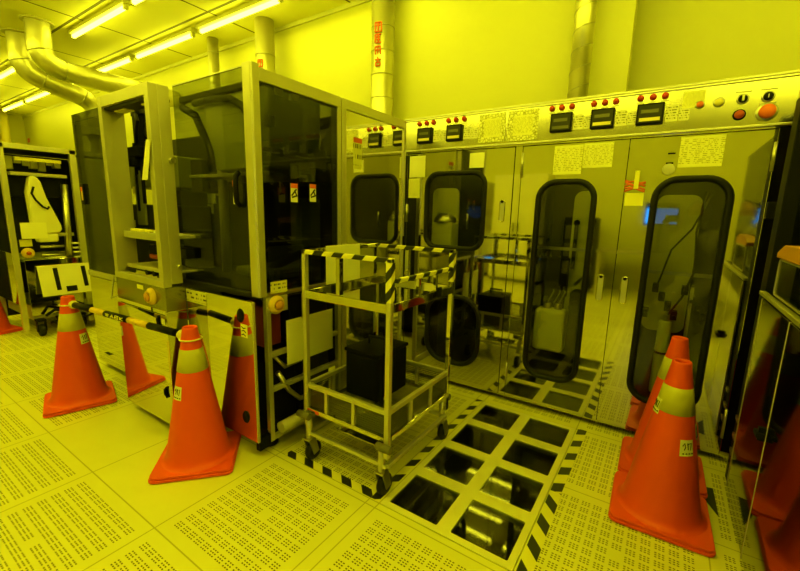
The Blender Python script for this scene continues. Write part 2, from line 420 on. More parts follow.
structure('wall_recess', MB().box(1.16, 4.2, 2.60, 2.70, 0, 3.0), WALL)
structure('wall_left', MB().box(-9.7, -9.6, -3.6, 2.34, 0, 3.0), WALL)
structure('wall_right', MB().box(4.1, 4.2, -3.6, 2.60, 0, 3.0), WALL)
structure('wall_front', MB().box(-9.6, 4.2, -3.7, -3.6, 0, 3.0), WALL)
structure('trim_1', MB().box(-9.6, 1.26, 2.225, 2.24, 2.965, 3.0), CREAM)

# ceiling lamps: battens with one bare tube each
def lamp(x, y, length=1.13, label='', group=''):
    t = thing('ceiling_light', (x+length/2, y, 3.0), label, 'ceiling light', group)
    obj('batten', MB().box(x-.05, x+length+.05, y-.035, y+.035, 2.965, 3.0), CREAM, t, .004)
    obj('tube', MB().cyl((x, y, 2.945), (x+length, y, 2.945), .018, 14), TUBE, t)
    eb = MB()
    for xx in (x-.035, x+length): eb.box(xx, xx+.035, y-.016, y+.016, 2.927, 2.966)
    obj('lamp_holder', eb, CREAM, t, .003)
ordn = ['nearest', 'second', 'third', 'fourth', 'fifth', 'sixth', 'seventh', 'eighth']
for k in range(6):
    lamp(-2.42-1.3*k, 1.81, 1.13, ['lit tube beside the wall-side steel duct, nearest of the row by the wall', 'second lit tube from the right in the row by the wall',
         'third lit tube from the right in the row by the wall', 'fourth lit tube of the row by the wall, behind the bent ducts',
         'fifth lit tube of the row by the wall, left of the bent ducts', 'farthest lit tube of the row by the wall, near the far left corner'][k], 'tubes along the ceiling')
for k, x in enumerate((-3.68, -6.28, -7.58)):
    lamp(x, 1.20, 1.13, ['lit tube at the top of the picture right of the bent ducts', 'lit tube cut by the left picture edge beside the first duct', 'lit tube of the nearer row far off at the left'][k], 'tubes along the ceiling')
for x, y in [(-1.12, 1.81), (-2.38, 1.2), (-1.08, 1.2), (.3, 1.2), (1.6, 1.2), (2.4, .6), (2.9, 1.2), (-2.9, .6), (-1.6, .6), (-.3, .6), (1.0, .6)]:  # unseen tubes; the right-hand ones are added to brighten the double cones
    lamp(x, y, 1.13, 'unseen lit ceiling tube above the machines over the top edge of the picture', 'tubes over the top edge')
for y in (-.02, -.42, -.82, -1.22):  # unseen tube rows added to brighten the floor and cones
    for k in range(8):
        lamp(-6.2+1.3*k, y, 1.13, 'added lit ceiling tube over the aisle, out of view', 'added tubes over the aisle')

# ------------------------------------------------------------------ ducts
def seams(mb, pts, r, step, spiral=False):
    return mb
def vert_duct(name, x, y, z0, z1, r, label, step=.19, spiral=False):
    t = thing(name, (x, y, z0), label, 'duct')
    obj('pipe', MB().cyl((x, y, z0), (x, y, z1), r, 28), DUCT, t)
    s = MB()
    if spiral:
        pts = []; turns = (z1-z0)/step
        for k in range(int(turns*20)+1):
            a = 2*PI*k/20; pts.append((x+(r+.001)*math.cos(a), y+(r+.001)*math.sin(a), z0+step*k/20))
        s.tube(pts, .0028, 6); obj('seam', s, STEEL_DULL, t)
    else:
        z = z0+.06
        while z < z1-.02: obj('seam', MB().torus((x, y, z), r+.0005, .0035, 28, 6), STEEL_DULL, t); z += step
    return t
d = vert_duct('exhaust_duct', -.45, 2.10, .9, 3.0, .088, 'tall steel duct with orange lettering standing behind the glass-walled machine', .17)
# orange lettering on the duct: an arrow in a box over three characters, wrapped on the round face towards the room
def lettering_on_duct(t, x, y, r, z0, z1, name='lettering', az=-.95):
    h = (z1-z0)/4; w = h*.78
    glyphs = [[[(.08, .05), (.92, .05), (.92, .95), (.08, .95), (.08, .05)], [(.5, .15), (.5, .85)], [(.28, .6), (.5, .85), (.72, .6)]],
              [[(.1, .9), (.9, .9)], [(.1, .1), (.1, .9)], [(.3, .65), (.8, .65)], [(.3, .4), (.8, .4)], [(.55, .9), (.55, .1)], [(.3, .1), (.9, .1)]],
              [[(.15, .85), (.85, .85), (.85, .1)], [(.15, .85), (.15, .1)], [(.15, .5), (.85, .5)], [(.5, .95), (.5, .1)]],
              [[(.1, .7), (.9, .7)], [(.5, .95), (.5, .45)], [(.2, .4), (.8, .4), (.8, .08), (.2, .08), (.2, .4)]]]
    mb = MB()
    for i, g in enumerate(glyphs):
        zb = z1-h*(i+1)+h*.06; hh = h*.88
        for pl in g:
            for (a0, b0), (a1, b1) in zip(pl, pl[1:]):
                n = 5; pts = []
                for k in range(n+1):
                    a = a0+(a1-a0)*k/n; b = b0+(b1-b0)*k/n
                    th = az + (a-.5)*w/r
                    pts.append((x+(r+.0012)*math.cos(th), y+(r+.0012)*math.sin(th), zb+b*hh))
                mb.tube(pts, .0058, 5)
    obj(name, mb, REDORANGE, t)
lettering_on_duct(d, -.45, 2.10, .088, 2.36, 2.68, az=-1.36)
d = vert_duct('exhaust_duct', 1.02, 2.09, 1.935, 3.0, .056, 'slim spiral-seamed steel duct rising from the top of the steel bench', .11, True)
d = vert_duct('exhaust_duct', -2.62, 2.05, 1.0, 3.0, .055, 'slim steel duct along the wall, seen over the open machine', .30)
# the duct with a bend under the ceiling
t = thing('exhaust_duct', (-1.80, 2.06, 1.0), 'steel duct with orange lettering rising beside the ceiling lamps, behind the open machine', 'duct')
obj('pipe', MB().cyl((-1.80, 2.06, 1.0), (-1.80, 2.06, 2.998), .088, 28), DUCT, t)
for k in range(9): obj('seam', MB().torus((-1.80, 2.06, 1.25+.18*k), .0885, .0035, 28, 6), STEEL_DULL, t)
lettering_on_duct(t, -1.80, 2.06, .088, 2.34, 2.64, az=-1.25)
# two bent ducts at the left
def bent(name, pts, r, label, cuts):
    t = thing(name, pts[0], label, 'duct')
    P = [Vector(p) for p in pts]; sm = []
    for i in range(len(P)-1):                       # Catmull-Rom through the bend points
        p0, p1, p2, p3 = P[max(i-1, 0)], P[i], P[i+1], P[min(i+2, len(P)-1)]
        for k in range(5):
            u = k/5; sm.append(.5*((2*p1)+(p2-p0)*u+(2*p0-5*p1+4*p2-p3)*u*u+(3*p1-p0-3*p2+p3)*u**3))
    sm.append(P[-1])
    obj('pipe', MB().tube(sm, r, 26), DUCT, t)
    for k in cuts:
        sb = MB(); i = min(k*5, len(sm)-2); dd = (sm[i+1]-sm[i]).normalized()
        sb.tube([sm[i]-dd*.006, sm[i]+dd*.006], r+.004, 26)
        obj('seam', sb, STEEL_DULL, t)
    obj('flange', MB().cyl((pts[0][0], pts[0][1], 2.985), (pts[0][0], pts[0][1], 2.999), r+.03, 28), CREAM, t)
    return t
bent('exhaust_duct', [(-3.73, .93, 3.0), (-3.73, .93, 2.86), (-3.73, .93, 2.74), (-3.73, .98, 2.645), (-3.73, 1.10, 2.60), (-3.73, 1.35, 2.59), (-3.73, 1.8, 2.585), (-3.73, 2.23, 2.58)], .098,
     'bent steel duct from the ceiling to the wall, right one of the pair', (2, 4, 6))
t = bent('exhaust_duct', [(-4.28, .92, 3.0), (-4.28, .92, 2.85), (-4.28, .92, 2.74), (-4.28, .97, 2.645), (-4.28, 1.08, 2.585), (-4.28, 1.28, 2.53), (-4.28, 1.43, 2.49), (-4.28, 1.52, 2.42), (-4.28, 1.545, 2.33), (-4.28, 1.545, 2.26)], .098,
     'bent steel duct from the ceiling down to a pale collar, left one of the pair', (2, 4, 6))
obj('collar', MB().box(-4.40, -4.16, 1.41, 1.67, 2.08, 2.28), CREAM, t, .01)
obj('drop_pipe', MB().cyl((-4.28, 1.545, 0.0), (-4.28, 1.545, 2.09), .10, 24), DUCT, t)
# pale pipework at the far left wall
for k, (x, y) in enumerate([(-9.3, 1.05), (-9.3, 1.45), (-9.25, 1.85)]):
    solo('plastic_pipe', MB().tube([(x+.75, y, 2.28), (x+.25, y, 2.27), (x+.06, y, 2.32), (x, y, 2.45), (x, y, 2.999)], .075, 16), PALEYEL, (x, y, 2.2),
         ['pale bent pipe in the far left corner, farthest from the long wall', 'middle pale bent pipe in the far left corner', 'pale bent pipe in the far left corner, closest to the long wall'][k], 'pipe', 'pale pipes in the far corner')
solo('wall_sign', MB().box(-9.50, -9.38, 2.232, 2.239, 2.48, 2.56), REDORANGE, (-9.44, 2.239, 2.46), 'tiny red sign on the far part of the yellow wall', 'sign')

# ------------------------------------------------------------------ glazed floor panel with eight panes
t = thing('glazed_floor_panel', ((HX0+HX1)/2, (HY0+HY1)/2, 0), 'floor panel with eight dark windows in a pale frame before the steel bench', 'floor panel')
holes = []
for i in range(2):
    for j in range(4):
        x0, y0 = .684+.300*i, .667+.300*j; holes.append((x0, x0+.238, y0, y0+.232))
obj('frame', plate([(HX0+.002, HY0+.002), (HX1-.002, HY0+.002), (HX1-.002, HY1-.002), (HX0+.002, HY1-.002)],
                   [rrect(a, b, c, d_, .006, 2) for a, b, c, d_ in holes], 'z', .0015, .03), mat('panel_frame_vinyl', (.70, .67, .23), .38), t)
for a, b, c, d_ in holes:
    obj('pane', MB().box(a-.004, b+.004, c-.004, d_+.004, -.010, -.003), GLASS_FLOOR, t)
for i, (x0, x1, y0, y1, z0, z1, m) in enumerate([(.55, 1.5, .78, .90, -.40, -.28, DARKGREEN), (.95, 1.10, .55, 2.0, -.55, -.42, DARK)]):
    c = ((x0+x1)/2, (y0+y1)/2, (z0+z1)/2); r = (z1-z0)/2
    a, b = ((x0, c[1], c[2]), (x1, c[1], c[2])) if i == 0 else ((c[0], y0, c[2]), (c[0], y1, c[2]))
    solo('underfloor_pipe', MB().cyl(a, b, r, 18), m, (c[0], c[1], z0), ['metal pipe under the floor windows, running along the bench', 'metal pipe under the floor windows, running towards the bench'][i], 'pipe')
for i, (x, y) in enumerate([(.66, .64), (1.25, .64), (.66, 1.23), (1.25, 1.23), (.66, 1.82), (1.25, 1.82)]):
    pd = solo('floor_pedestal', MB().box(x-.06, x+.06, y-.06, y+.06, -.6, -.585).cyl((x, y, -.585), (x, y, -.08), .014, 10).box(x-.045, x+.045, y-.045, y+.045, -.08, -.065), STEEL_DULL, (x, y, -.6),
         'steel pedestal under the floor windows', 'pedestal', 'pedestals under the raised floor')
# hazard tapes on the floor
def tape(poly, m, label, base):
    solo('floor_tape', MB().prism(poly, 2, .0006, .0018), m, base, label, 'tape')
tape([(.035, .631), (.60, .640), (.60, .684), (.035, .675)], stripes('tape_blocks_along', (.74, .69, .10), (.012, .012, .01), (1, 1.0, 0), .126, .50), 'black and yellow floor tape in front of the wheeled trolley', (.035, .653, 0))
tape([(.602, .641), (.642, .641), (.646, 1.84), (.606, 1.84)], stripes('tape_blocks_across', (.74, .69, .10), (.012, .012, .01), (-.8, 1, 0), .146, .46), 'black and yellow floor tape between the trolley and the floor windows', (.624, .641, 0))
tape([(1.258, 1.17), (1.306, 1.17), (1.310, 1.84), (1.262, 1.84)], stripes('tape_blocks_far', (.74, .69, .10), (.012, .012, .01), (-.6, 1, 0), .150, .48), 'far half of the striped floor tape right of the floor windows', (1.28, 1.17, 0))
tape([(1.262, .62), (1.315, .62), (1.308, 1.168), (1.258, 1.168)], stripes('tape_blocks_near', (.74, .69, .10), (.012, .012, .01), (1.1, 1, 0), .142, .48), 'near half of the striped floor tape right of the floor windows', (1.28, .62, 0))
for i, (x, y) in enumerate([(-2.62, .46), (-2.40, .40)]):
    solo('floor_mark', MB().box(x, x+.11, y, y+.03, .0005, .0015), BLACK, (x, y, 0), ['small black mark on the floor at the far left, beside the casters', 'small black floor mark at the far left, nearer the cone with the bar'][i], 'tape')
solo('floor_patch', MB().prism([(1.83, 1.62), (1.90, 1.64), (1.905, 1.42), (1.87, 1.50)], 2, .0006, .0016), DARK, (1.87, 1.53, 0), 'small dark patch on the floor right of the double cones', 'patch')

# ------------------------------------------------------------------ the long stainless bench
BY = 1.93
bench = thing('process_bench', (1.0, 2.08, 0), 'long polished steel process bench with dark rounded windows and a control panel along its top', 'bench')
W1, W1L, W2, W3 = (.073, .548, 1.012, 1.560), (.112, .562, .165, .700), (.866, 1.214, .222, 1.488), (1.474, 1.824, .226, 1.490)
shell = MB()
shell.box(-.10, 1.985, 2.205, 2.22, .035, 1.70)                 # rear
shell.box(-.10, 1.985, BY+.022, 2.205, 1.685, 1.70)             # top
shell.box(-.10, 1.985, BY+.022, 2.205, .035, .05)               # bottom
for x in (-.10, .735, 1.967): shell.box(x, x+.018, BY+.022, 2.205, .05, 1.685)
obj('carcass', shell, DARK, bench)
for x0, x1, nm in ((.08, .60, 'added_fill_tube'), (.86, 1.24, 'added_fill_tube'), (1.46, 1.84, 'added_fill_tube')):  # added glowing tubes that brighten the items behind the windows
    obj(nm, MB().cyl((x0, 1.975, 1.63), (x1, 1.975, 1.63), .010, 10), CHAMBER_FILL, bench)
fr = MB()
fr.box(-.105, -.078, BY, BY+.03, .035, 1.70).box(.720, .764, BY+.002, BY+.03, .035, 1.70).box(1.940, 1.985, BY, BY+.03, .035, 1.70)
fr.box(-.105, 1.985, BY-.002, BY+.03, 1.690, 1.704)
obj('face_frame', fr, STEEL, bench, .002)
def win(door, w, r):
    x0, x1, z0, z1 = w
    f = obj('window_frame', gasket(x0, x1, z0, z1, r, .034, 'y', BY), RUBBER, door)
    obj('window_pane', pane(x0+.022, x1-.022, z0+.022, z1-.022, r-.02, 'y', BY+.004), GLASS_WIN, door)
def door(x0, x1, ws, rs):
    holes = [rrect(a+.012, b-.012, c+.012, d_-.012, r-.01, 8) for (a, b, c, d_), r in zip(ws, rs)]
    o = obj('door', plate([(x0, .038), (x1, .038), (x1, 1.686), (x0, 1.686)], holes, 'y', BY, .018), STEEL, bench)
    for w, r in zip(ws, rs): win(o, w, r)
    return o
d1 = door(-.074, .716, [W1, W1L], [.105, .17])
d2 = door(.768, 1.3425, [W2], [.12])
d3 = door(1.3465, 1.938, [W3], [.12])
def pull(dr, x, z0, z1):
    """recessed pull: a shallow dish with a raised rim"""
    h = obj('handle', gasket(x-.019, x+.019, z0, z1, .016, .006, 'y', BY, .006, .0), STEEL_CLEAR, dr)
    obj('dish', plate(rrect(x-.014, x+.014, z0+.005, z1-.005, .012, 6), [], 'y', BY-.001, .001), ALU_SIDE, h)
    obj('latch', MB().cyl((x, BY-.012, z1-.012), (x, BY-.001, z1-.012), .009, 12), BLACK, dr)
pull(d1, .658, 1.222, 1.365); pull(d2, 1.280, .785, .942); pull(d3, 1.402, .785, .942)
def hinge(dr, x, z0, z1): obj('hinge', MB().cyl((x, BY-.006, z0), (x, BY-.006, z1), .006, 10), STEEL_DULL, dr)
hinge(d2, .768, 1.50, 1.65); hinge(d3, 1.938, 1.50, 1.63); hinge(d3, 1.938, .14, .30); hinge(d2, .768, .14, .28); hinge(d1, -.076, 1.2, 1.33)
obj('latch', MB().box(1.945, 1.975, BY-.03, BY, 1.28, 1.36), BLACK, bench, .004)
# control panel: leans back a little; everything on it leans with it
TILT = Matrix.Translation((0, BY-.012, 1.70)) @ Matrix.Rotation(math.radians(2.6), 4, 'X').inverted() @ Matrix.Translation((0, -(BY-.012), -1.70))
def on_panel(name, mb, m, parent, bevel=0.0): return obj(name, mb.xform(TILT), m, parent, bevel)
PY = BY-.012
cp = on_panel('control_panel', MB().box(-.105, 1.985, PY, PY+.03, 1.706, 1.918), STEEL_PANEL, bench, .002)
obj('panel_top', MB().box(-.11, 1.99, BY-.012, 2.22, 1.918, 1.932), STEEL_DULL, bench, .003)
obj('panel_side', MB().box(1.972, 1.985, BY+.03, 2.22, 1.704, 1.918), STEEL_DULL, bench)
obj('panel_side', MB().box(-.105, -.092, BY+.03, 2.22, 1.704, 1.918), STEEL_DULL, bench)
on_panel('panel_lip', MB().box(-.105, 1.985, PY-.006, PY+.02, 1.700, 1.712), STEEL_DULL, bench, .002)
on_panel('panel_lip', MB().box(-.105, 1.985, PY-.008, PY+.02, 1.908, 1.918), STEEL_DULL, bench, .002)
for x in (.014, .072, .128, .244, .299, .359, .921, .975, 1.030, 1.145, 1.200, 1.254, 1.369, 1.425, 1.478):
    l = on_panel('indicator_lamp', MB().lathe([(.0, PY-.021), (.008, PY-.020), (.014, PY-.014), (.0165, PY-.005), (.0165, PY)], (x, 0, 1.888), 18, 1), RED, bench)
    on_panel('legend', MB().box(x-.018, x+.018, PY-.0015, PY, 1.862, 1.868), PAPER, l)
for x0, x1 in ((.008, .122), (.238, .352), (.921, 1.040), (1.138, 1.256), (1.360, 1.482)):
    c = on_panel('controller', MB().box(x0, x1, PY-.020, PY, 1.752, 1.855), BLACK, bench, .004)
    w = x1-x0
    on_panel('display', MB().box(x0+.16*w, x1-.20*w, PY-.0215, PY-.019, 1.806, 1.824), LCD, c)
    on_panel('name_strip', MB().box(x0+.12*w, x1-.12*w, PY-.0215, PY-.019, 1.766, 1.783), PALEYEL if x0 != .921 else LCD, c)
    on_panel('screen', MB().box(x0+.07*w, x1-.07*w, PY-.0208, PY-.019, 1.760, 1.846), DARK, c)
for x in (.132, .362, 1.048, 1.264, 1.490):
    on_panel('legend_plate', MB().box(x, x+.052, PY-.0012, PY, 1.758, 1.838), PRINT_TABLE, bench)
    on_panel('legend_plate', MB().box(x+.056, x+.100, PY-.0012, PY, 1.758, 1.826), PRINT_TABLE, bench)
for x0, x1, z0, z1 in ((.470, .645, 1.725, 1.900), (.660, .848, 1.722, 1.900)):
    n = on_panel('notice_sleeve', MB().box(x0, x1, PY-.003, PY, z0, z1), CRINKLE, bench)
    on_panel('notice', MB().box(x0+.035, x1-.030, PY-.0042, PY-.003, z0+.03, z1-.03), PRINT, n)
on_panel('notice', MB().box(1.555, 1.645, PY-.002, PY, 1.815, 1.895), PRINT, bench)
def button(x, z, r, m, name, mush=False, ring=STEEL_DULL):
    b = on_panel(name, MB().lathe([(0, PY-.030), (r*.7, PY-.029), (r, PY-.022), (r, PY-.012), (r*.6, PY-.008), (r*.6, PY)] if mush else [(0, PY-.016), (r*.85, PY-.015), (r, PY-.010), (r, PY)], (x, 0, z), 22, 1), m, bench)
    on_panel('ring', MB().lathe([(r*1.0, PY-.007), (r*1.28, PY-.006), (r*1.34, PY)], (x, 0, z), 22, 1), ring, b)
    return b
button(1.628, 1.826, .015, REDORANGE, 'push_button'); button(1.702, 1.828, .017, PALEYEL, 'push_button')
s = button(1.790, 1.832, .018, BLACK, 'selector_switch'); on_panel('pointer', MB().box(1.786, 1.794, PY-.026, PY-.015, 1.820, 1.846), PAPER, s)
button(1.786, 1.762, .019, REDPLAST, 'push_button', False, BLACK)
k = button(1.880, 1.832, .019, BLACK, 'key_switch'); on_panel('keyhole', MB().box(1.8785, 1.8815, PY-.0172, PY-.015, 1.824, 1.840), STEEL_DULL, k)
button(1.884, 1.764, .031, REDORANGE, 'emergency_button', True)
for x in (1.79, 1.88): on_panel('legend', MB().box(x-.03, x+.03, PY-.0012, PY, 1.861, 1.868), PRINT_TABLE, bench)
on_panel('legend', MB().box(1.852, 1.912, PY-.0012, PY, 1.799, 1.806), PRINT_TABLE, bench)
# papers stuck to the doors
for dr, a0, a1, b0, b1, m, nm in ((d1, -.062, .070, 1.522, 1.672, PAPER, 'notice'), (d1, -.066, .030, 1.375, 1.515, PRINT, 'notice'), (d1, .412, .516, 1.572, 1.668, PAPER, 'notice'),
                          (d2, .955, 1.112, 1.512, 1.676, PRINT, 'notice'), (d2, 1.116, 1.268, 1.545, 1.680, PRINT, 'notice'), (d3, 1.572, 1.752, 1.530, 1.680, PRINT, 'notice'), (d3, 1.352, 1.440, 1.335, 1.404, YPAPER, 'memo')):
    obj(nm, sheet(a0, a1, b0, b1, 'y', BY), m, dr)
kb = MB()
for zs in ((1.470, 1.462, 1.466, 1.455, 1.460), (1.440, 1.452, 1.444, 1.450, 1.438), (1.462, 1.448, 1.438, 1.446, 1.458), (1.428, 1.434, 1.426, 1.432, 1.420), (1.412, 1.422, 1.430, 1.418, 1.410)):
    kb.tube([(1.345+.024*i, BY-.005-.004*(i % 2), z) for i, z in enumerate(zs)], .0055, 6)
kn = obj('tag_bow', kb, REDORANGE, d3)
obj('tape_strip', sheet(1.388, 1.410, 1.425, 1.520, 'y', BY-.014), YPAPER, kn)
sn = obj('round_vent', MB().lathe([(0, BY-.003), (.026, BY-.003), (.030, BY-.002), (.030, BY)], (1.536, 0, 1.522), 22, 1), ALU_SIDE, d3)
obj('nameplate', sheet(1.520, 1.552, 1.548, 1.558, 'y', BY), BLACK, d3); obj('nameplate', sheet(1.524, 1.556, 1.598, 1.606, 'y', BY), BLACK, d3)
# what can be made out behind the windows
obj('cross_rail', MB().box(1.40, 1.95, 2.09, 2.105, .955, .975), STEEL_DULL, bench); obj('cross_rail', MB().box(.78, 1.33, 2.13, 2.145, 1.05, 1.07), STEEL_DULL, bench)
for a, b, c, d_ in ((1.500, 1.715, .60, 1.405), (1.045, 1.30, .55, 1.43), (-.0, .225, .95, 1.46)):
    obj('rear_panel', plate(rrect(a, b, c, d_, .05, 6), [], 'y', 2.188, .01), WALL, bench)
for x, z in ((.92, 1.13), (1.0, 1.13), (1.08, 1.13)): obj('manifold', MB().cyl((x, 2.15, z-.2), (x, 2.15, z+.1), .012, 10).ball((x, 2.15, z+.1), .02, 10), BLACK, bench)
def tank(x, y, z0, z1, r, nm, m, label_m=None):
    h = z1-z0
    o = obj(nm, MB().lathe([(0, z0), (r*.95, z0), (r, z0+.01), (r, z1-.25*r), (r*.9, z1-.08*r), (r*.45, z1), (0, z1)], (x, y, 0), 26), m, bench)
    obj('cap', MB().lathe([(0, z1+.028), (r*.34, z1+.028), (r*.36, z1+.02), (r*.36, z1-.004)], (x, y, 0), 20), STEEL_DULL, o)
    return o
# pale canister on a bracket in the middle window
cn = obj('canister', MB().box(.895, 1.085, 2.02, 2.15, .385, .665), CARBOY, bench, .022, 3)
obj('cap', MB().lathe([(0, .70), (.022, .70), (.024, .69), (.024, .664)], (.96, 2.085, 0), 18).lathe([(0, .70), (.022, .70), (.024, .69), (.024, .664)], (1.03, 2.085, 0), 18), STEEL_DULL, cn)
hs = MB()
for k, (x, tx) in enumerate(((.96, .88), (1.03, .90), (1.0, .93))): hs.tube([(x, 2.08, .70), (x+.03, 2.10, .78), (tx+.06, 2.14, .90), (tx, 2.16, 1.02)], .005, 8)
obj('hose', hs, DARKGREEN, bench)
obj('support_shelf', MB().box(.80, 1.33, 1.99, 2.19, .335, .355), BLACK, bench); obj('pump', MB().box(.86, 1.06, 2.10, 2.18, .74, 1.00), BLACK, bench, .01); obj('pump', MB().box(1.10, 1.24, 2.04, 2.17, .56, .80).cyl((1.15, 2.02, .70), (1.15, 2.10, .70), .05, 16), BLACK, bench, .01)
obj('hose', MB().tube([(1.12, 2.06, .84), (1.16, 2.05, .90), (1.22, 2.05, .89), (1.24, 2.06, .80)], .010, 8), STEEL_DULL, bench)
tb = tank(1.622, 2.09, .25, .69, .034, 'filter_housing', CARBOY); obj('clamp', MB().torus((1.622, 2.09, .50), .036, .006, 24, 6), BLACK, tb)
vb = MB()
for k in range(9):
    x = 1.50+.035*k; z = .70+.05*((k*7) % 4); vb.box(x, x+.032, 2.06+.01*(k % 3), 2.13, z, z+.05).cyl((x+.016, 2.03, z+.025), (x+.016, 2.06, z+.025), .010, 8)
obj('valve_block', vb, BLACK, bench, .003)
obj('valve_knob', MB().cyl((1.565, 2.02, .80), (1.565, 2.05, .80), .012, 10).cyl((1.60, 2.02, .745), (1.60, 2.05, .745), .010, 10).cyl((1.64, 2.02, .86), (1.64, 2.05, .86), .009, 10), PALEYEL, bench)
obj('hose', MB().tube([(1.63, 2.08, .73), (1.68, 2.05, .84), (1.72, 2.04, 1.0), (1.70, 2.06, 1.2), (1.72, 2.1, 1.42)], .006, 8).tube([(1.56, 2.1, .9), (1.60, 2.06, 1.1), (1.68, 2.05, 1.22), (1.75, 2.1, 1.42)], .005, 8), BLACK, bench)
obj('bracket', MB().box(1.715, 1.73, 2.05, 2.08, .62, .90), STEEL_DULL, bench)
kt = obj('pressure_pot', MB().box(.082, .250, 2.03, 2.16, .98, 1.205), CARBOY, bench, .015, 3)
obj('lid', MB().lathe([(0, 1.275), (.04, 1.27), (.075, 1.24), (.085, 1.225), (.085, 1.205)], (.166, 2.09, 0), 24), STEEL_DULL, kt)
obj('lid_handle', MB().tube([(.105, 2.05, 1.21), (.125, 2.05, 1.27), (.205, 2.05, 1.27), (.225, 2.05, 1.21)], .006, 8).cyl((.36, 2.06, 1.16), (.36, 2.06, 1.27), .008, 8), STEEL_DULL, kt)
obj('support_shelf', MB().box(-.08, .72, 1.99, 2.19, .955, .975), BLACK, bench)
obj('drum', MB().lathe([(0, .06), (.19, .06), (.19, .50), (.15, .60), (.06, .64), (0, .64)], (.34, 2.085, 0), 30).xform(Matrix.Translation((0, 2.085, 0)) @ Matrix.Diagonal((1, .55, 1, 1)) @ Matrix.Translation((0, -2.085, 0))), BLACK, bench)
# ------------------------------------------------------------------ the glass-walled machine on the left
mc = thing('coating_machine', (-1.05, .9, 0), 'large glass-walled process machine in a metal frame, with mirror-like lower covers', 'machine')
FX = -.03                                           # its right face
def bx(nm, x0, x1, y0, y1, z0, z1, m, parent=None, bevel=.002): return obj(nm, MB().box(x0, x1, y0, y1, z0, z1), m, parent or mc, bevel)
post = obj('corner_post', MB().prism([(-.096, .570), (-.090, .563), (-.038, .563), (FX, .571), (FX, .608), (-.096, .608)], 2, .845, 1.905), ALU, mc, .002)
bx('top_beam', FX-.05, FX, .608, 1.150, 1.835, 1.892, ALU); bx('bottom_beam', FX-.05, FX, .608, 1.150, .840, .862, STEEL_DULL)
bx('corner_post', FX-.05, FX, 1.122, 1.150, .862, 1.835, ALU)
rg = obj('side_window', MB().box(FX-.012, FX-.006, .608, 1.122, .862, 1.835), GLASS_DARK, mc)
fg = obj('front_window', MB().box(-.720, -.096, .584, .590, .862, 1.900), GLASS, mc)
obj('window_rim', MB().box(-.720, -.096, .582, .592, 1.900, 1.906), STEEL_DULL, mc); obj('window_sill', MB().box(-.720, -.096, .560, .594, .842, .862), DARK, mc)
# labels and grips on the panes
def warn(yc, zc):
    w = obj('warning_label', sheet(yc-.022, yc+.022, zc-.044, zc+.048, 'x', FX-.006), PAPER, rg)
    obj('label_head', sheet(yc-.022, yc+.022, zc+.026, zc+.048, 'x', FX-.0045), REDORANGE, w)
    obj('pictogram', strokes([[(yc-.015, zc-.01), (yc+.012, zc+.018)], [(yc-.012, zc-.02), (yc+.016, zc-.012), (yc+.004, zc+.012)]], 'x', FX-.0045, .008), INK, w)
warn(.800, 1.352); warn(.930, 1.358)
w = obj('warning_label', sheet(-.228, -.194, 1.29, 1.405, 'y', .584), PAPER, fg); obj('label_head', sheet(-.228, -.194, 1.375, 1.405, 'y', .5825), REDORANGE, w)
obj('pictogram', strokes([[(-.222, 1.33), (-.205, 1.355)], [(-.216, 1.32), (-.20, 1.335)]], 'y', .5825, .007), INK, w)
obj('grip', MB().tube([(-.168, .578, 1.28), (-.168, .560, 1.30), (-.168, .556, 1.36), (-.168, .560, 1.42), (-.168, .578, 1.44)], .013, 10), BLACK, fg)
obj('label', sheet(-.574, -.385, .765, .832, 'y', .5015), PRINT_BIG, mc)
obj('label', sheet(.628, .730, .855, .915, 'x', FX+.0015), PRINT_BIG, rg)
for y in (.70, .80): obj('bracket', MB().box(FX-.03, FX-.010, y, y+.05, 1.800, 1.832), STEEL_DULL, rg)
for z in (1.655, .915): obj('stay', MB().box(FX-.045, FX-.012, .660, .700, z, z+.05), STEEL_DULL, rg)
obj('stay', MB().box(FX-.045, FX-.012, 1.09, 1.12, 1.50, 1.53), STEEL_DULL, rg)
# inside the right bay
obj('hood', MB().prism([(-.93, 1.86), (-.79, 1.80), (-.70, 1.66), (-.64, 1.48), (-.16, 1.48), (-.16, 1.88), (-.93, 1.88)], 1, .76, 1.12), HOODM, mc, .015, 3); obj('hood_rim', MB().box(-.96, -.14, .745, 1.13, 1.88, 1.915).tube([(-.80, .745, 1.86), (-.60, .74, 1.86), (-.44, .735, 1.84), (-.33, .73, 1.79), (-.27, .73, 1.72)], .020, 10), DARK, mc, .006)
obj('chamfer_edge', MB().tube([(-.94, .755, 1.855), (-.80, .75, 1.795), (-.71, .75, 1.655), (-.67, .75, 1.58), (-.655, .75, 1.47)], .022, 10), DARK, mc); obj('drop_column', MB().cyl((-.80, .90, .86), (-.80, .90, 1.72), .03, 14).cyl((-.74, .86, 1.40), (-.74, .86, 1.70), .012, 10), ALU_SIDE, mc)
bx('rear_wall', -2.06, -.09, 1.150, 1.165, .30, 1.80, DARK)
bx('duct_box', -.98, -.86, .80, .92, 1.36, 1.56, DARK); bx('inner_shelf', -.86, -.12, .72, 1.12, 1.440, 1.458, STEEL_DULL); bx('lower_deck', -1.10, -.06, .60, 1.15, .82, .852, DARK)
bx('control_box', -1.20, -.98, 1.04, 1.14, 1.43, 1.52, DARK, None, .006); bx('column', -.24, -.15, .95, 1.10, .85, 1.335, DARKGREEN, None, .006)
bx('stage', -.45, -.12, .72, 1.02, .90, .95, DARKGREEN, None, .02); bx('stage_base', -.40, -.18, .78, .98, .852, .90, BLACK, None, .01)
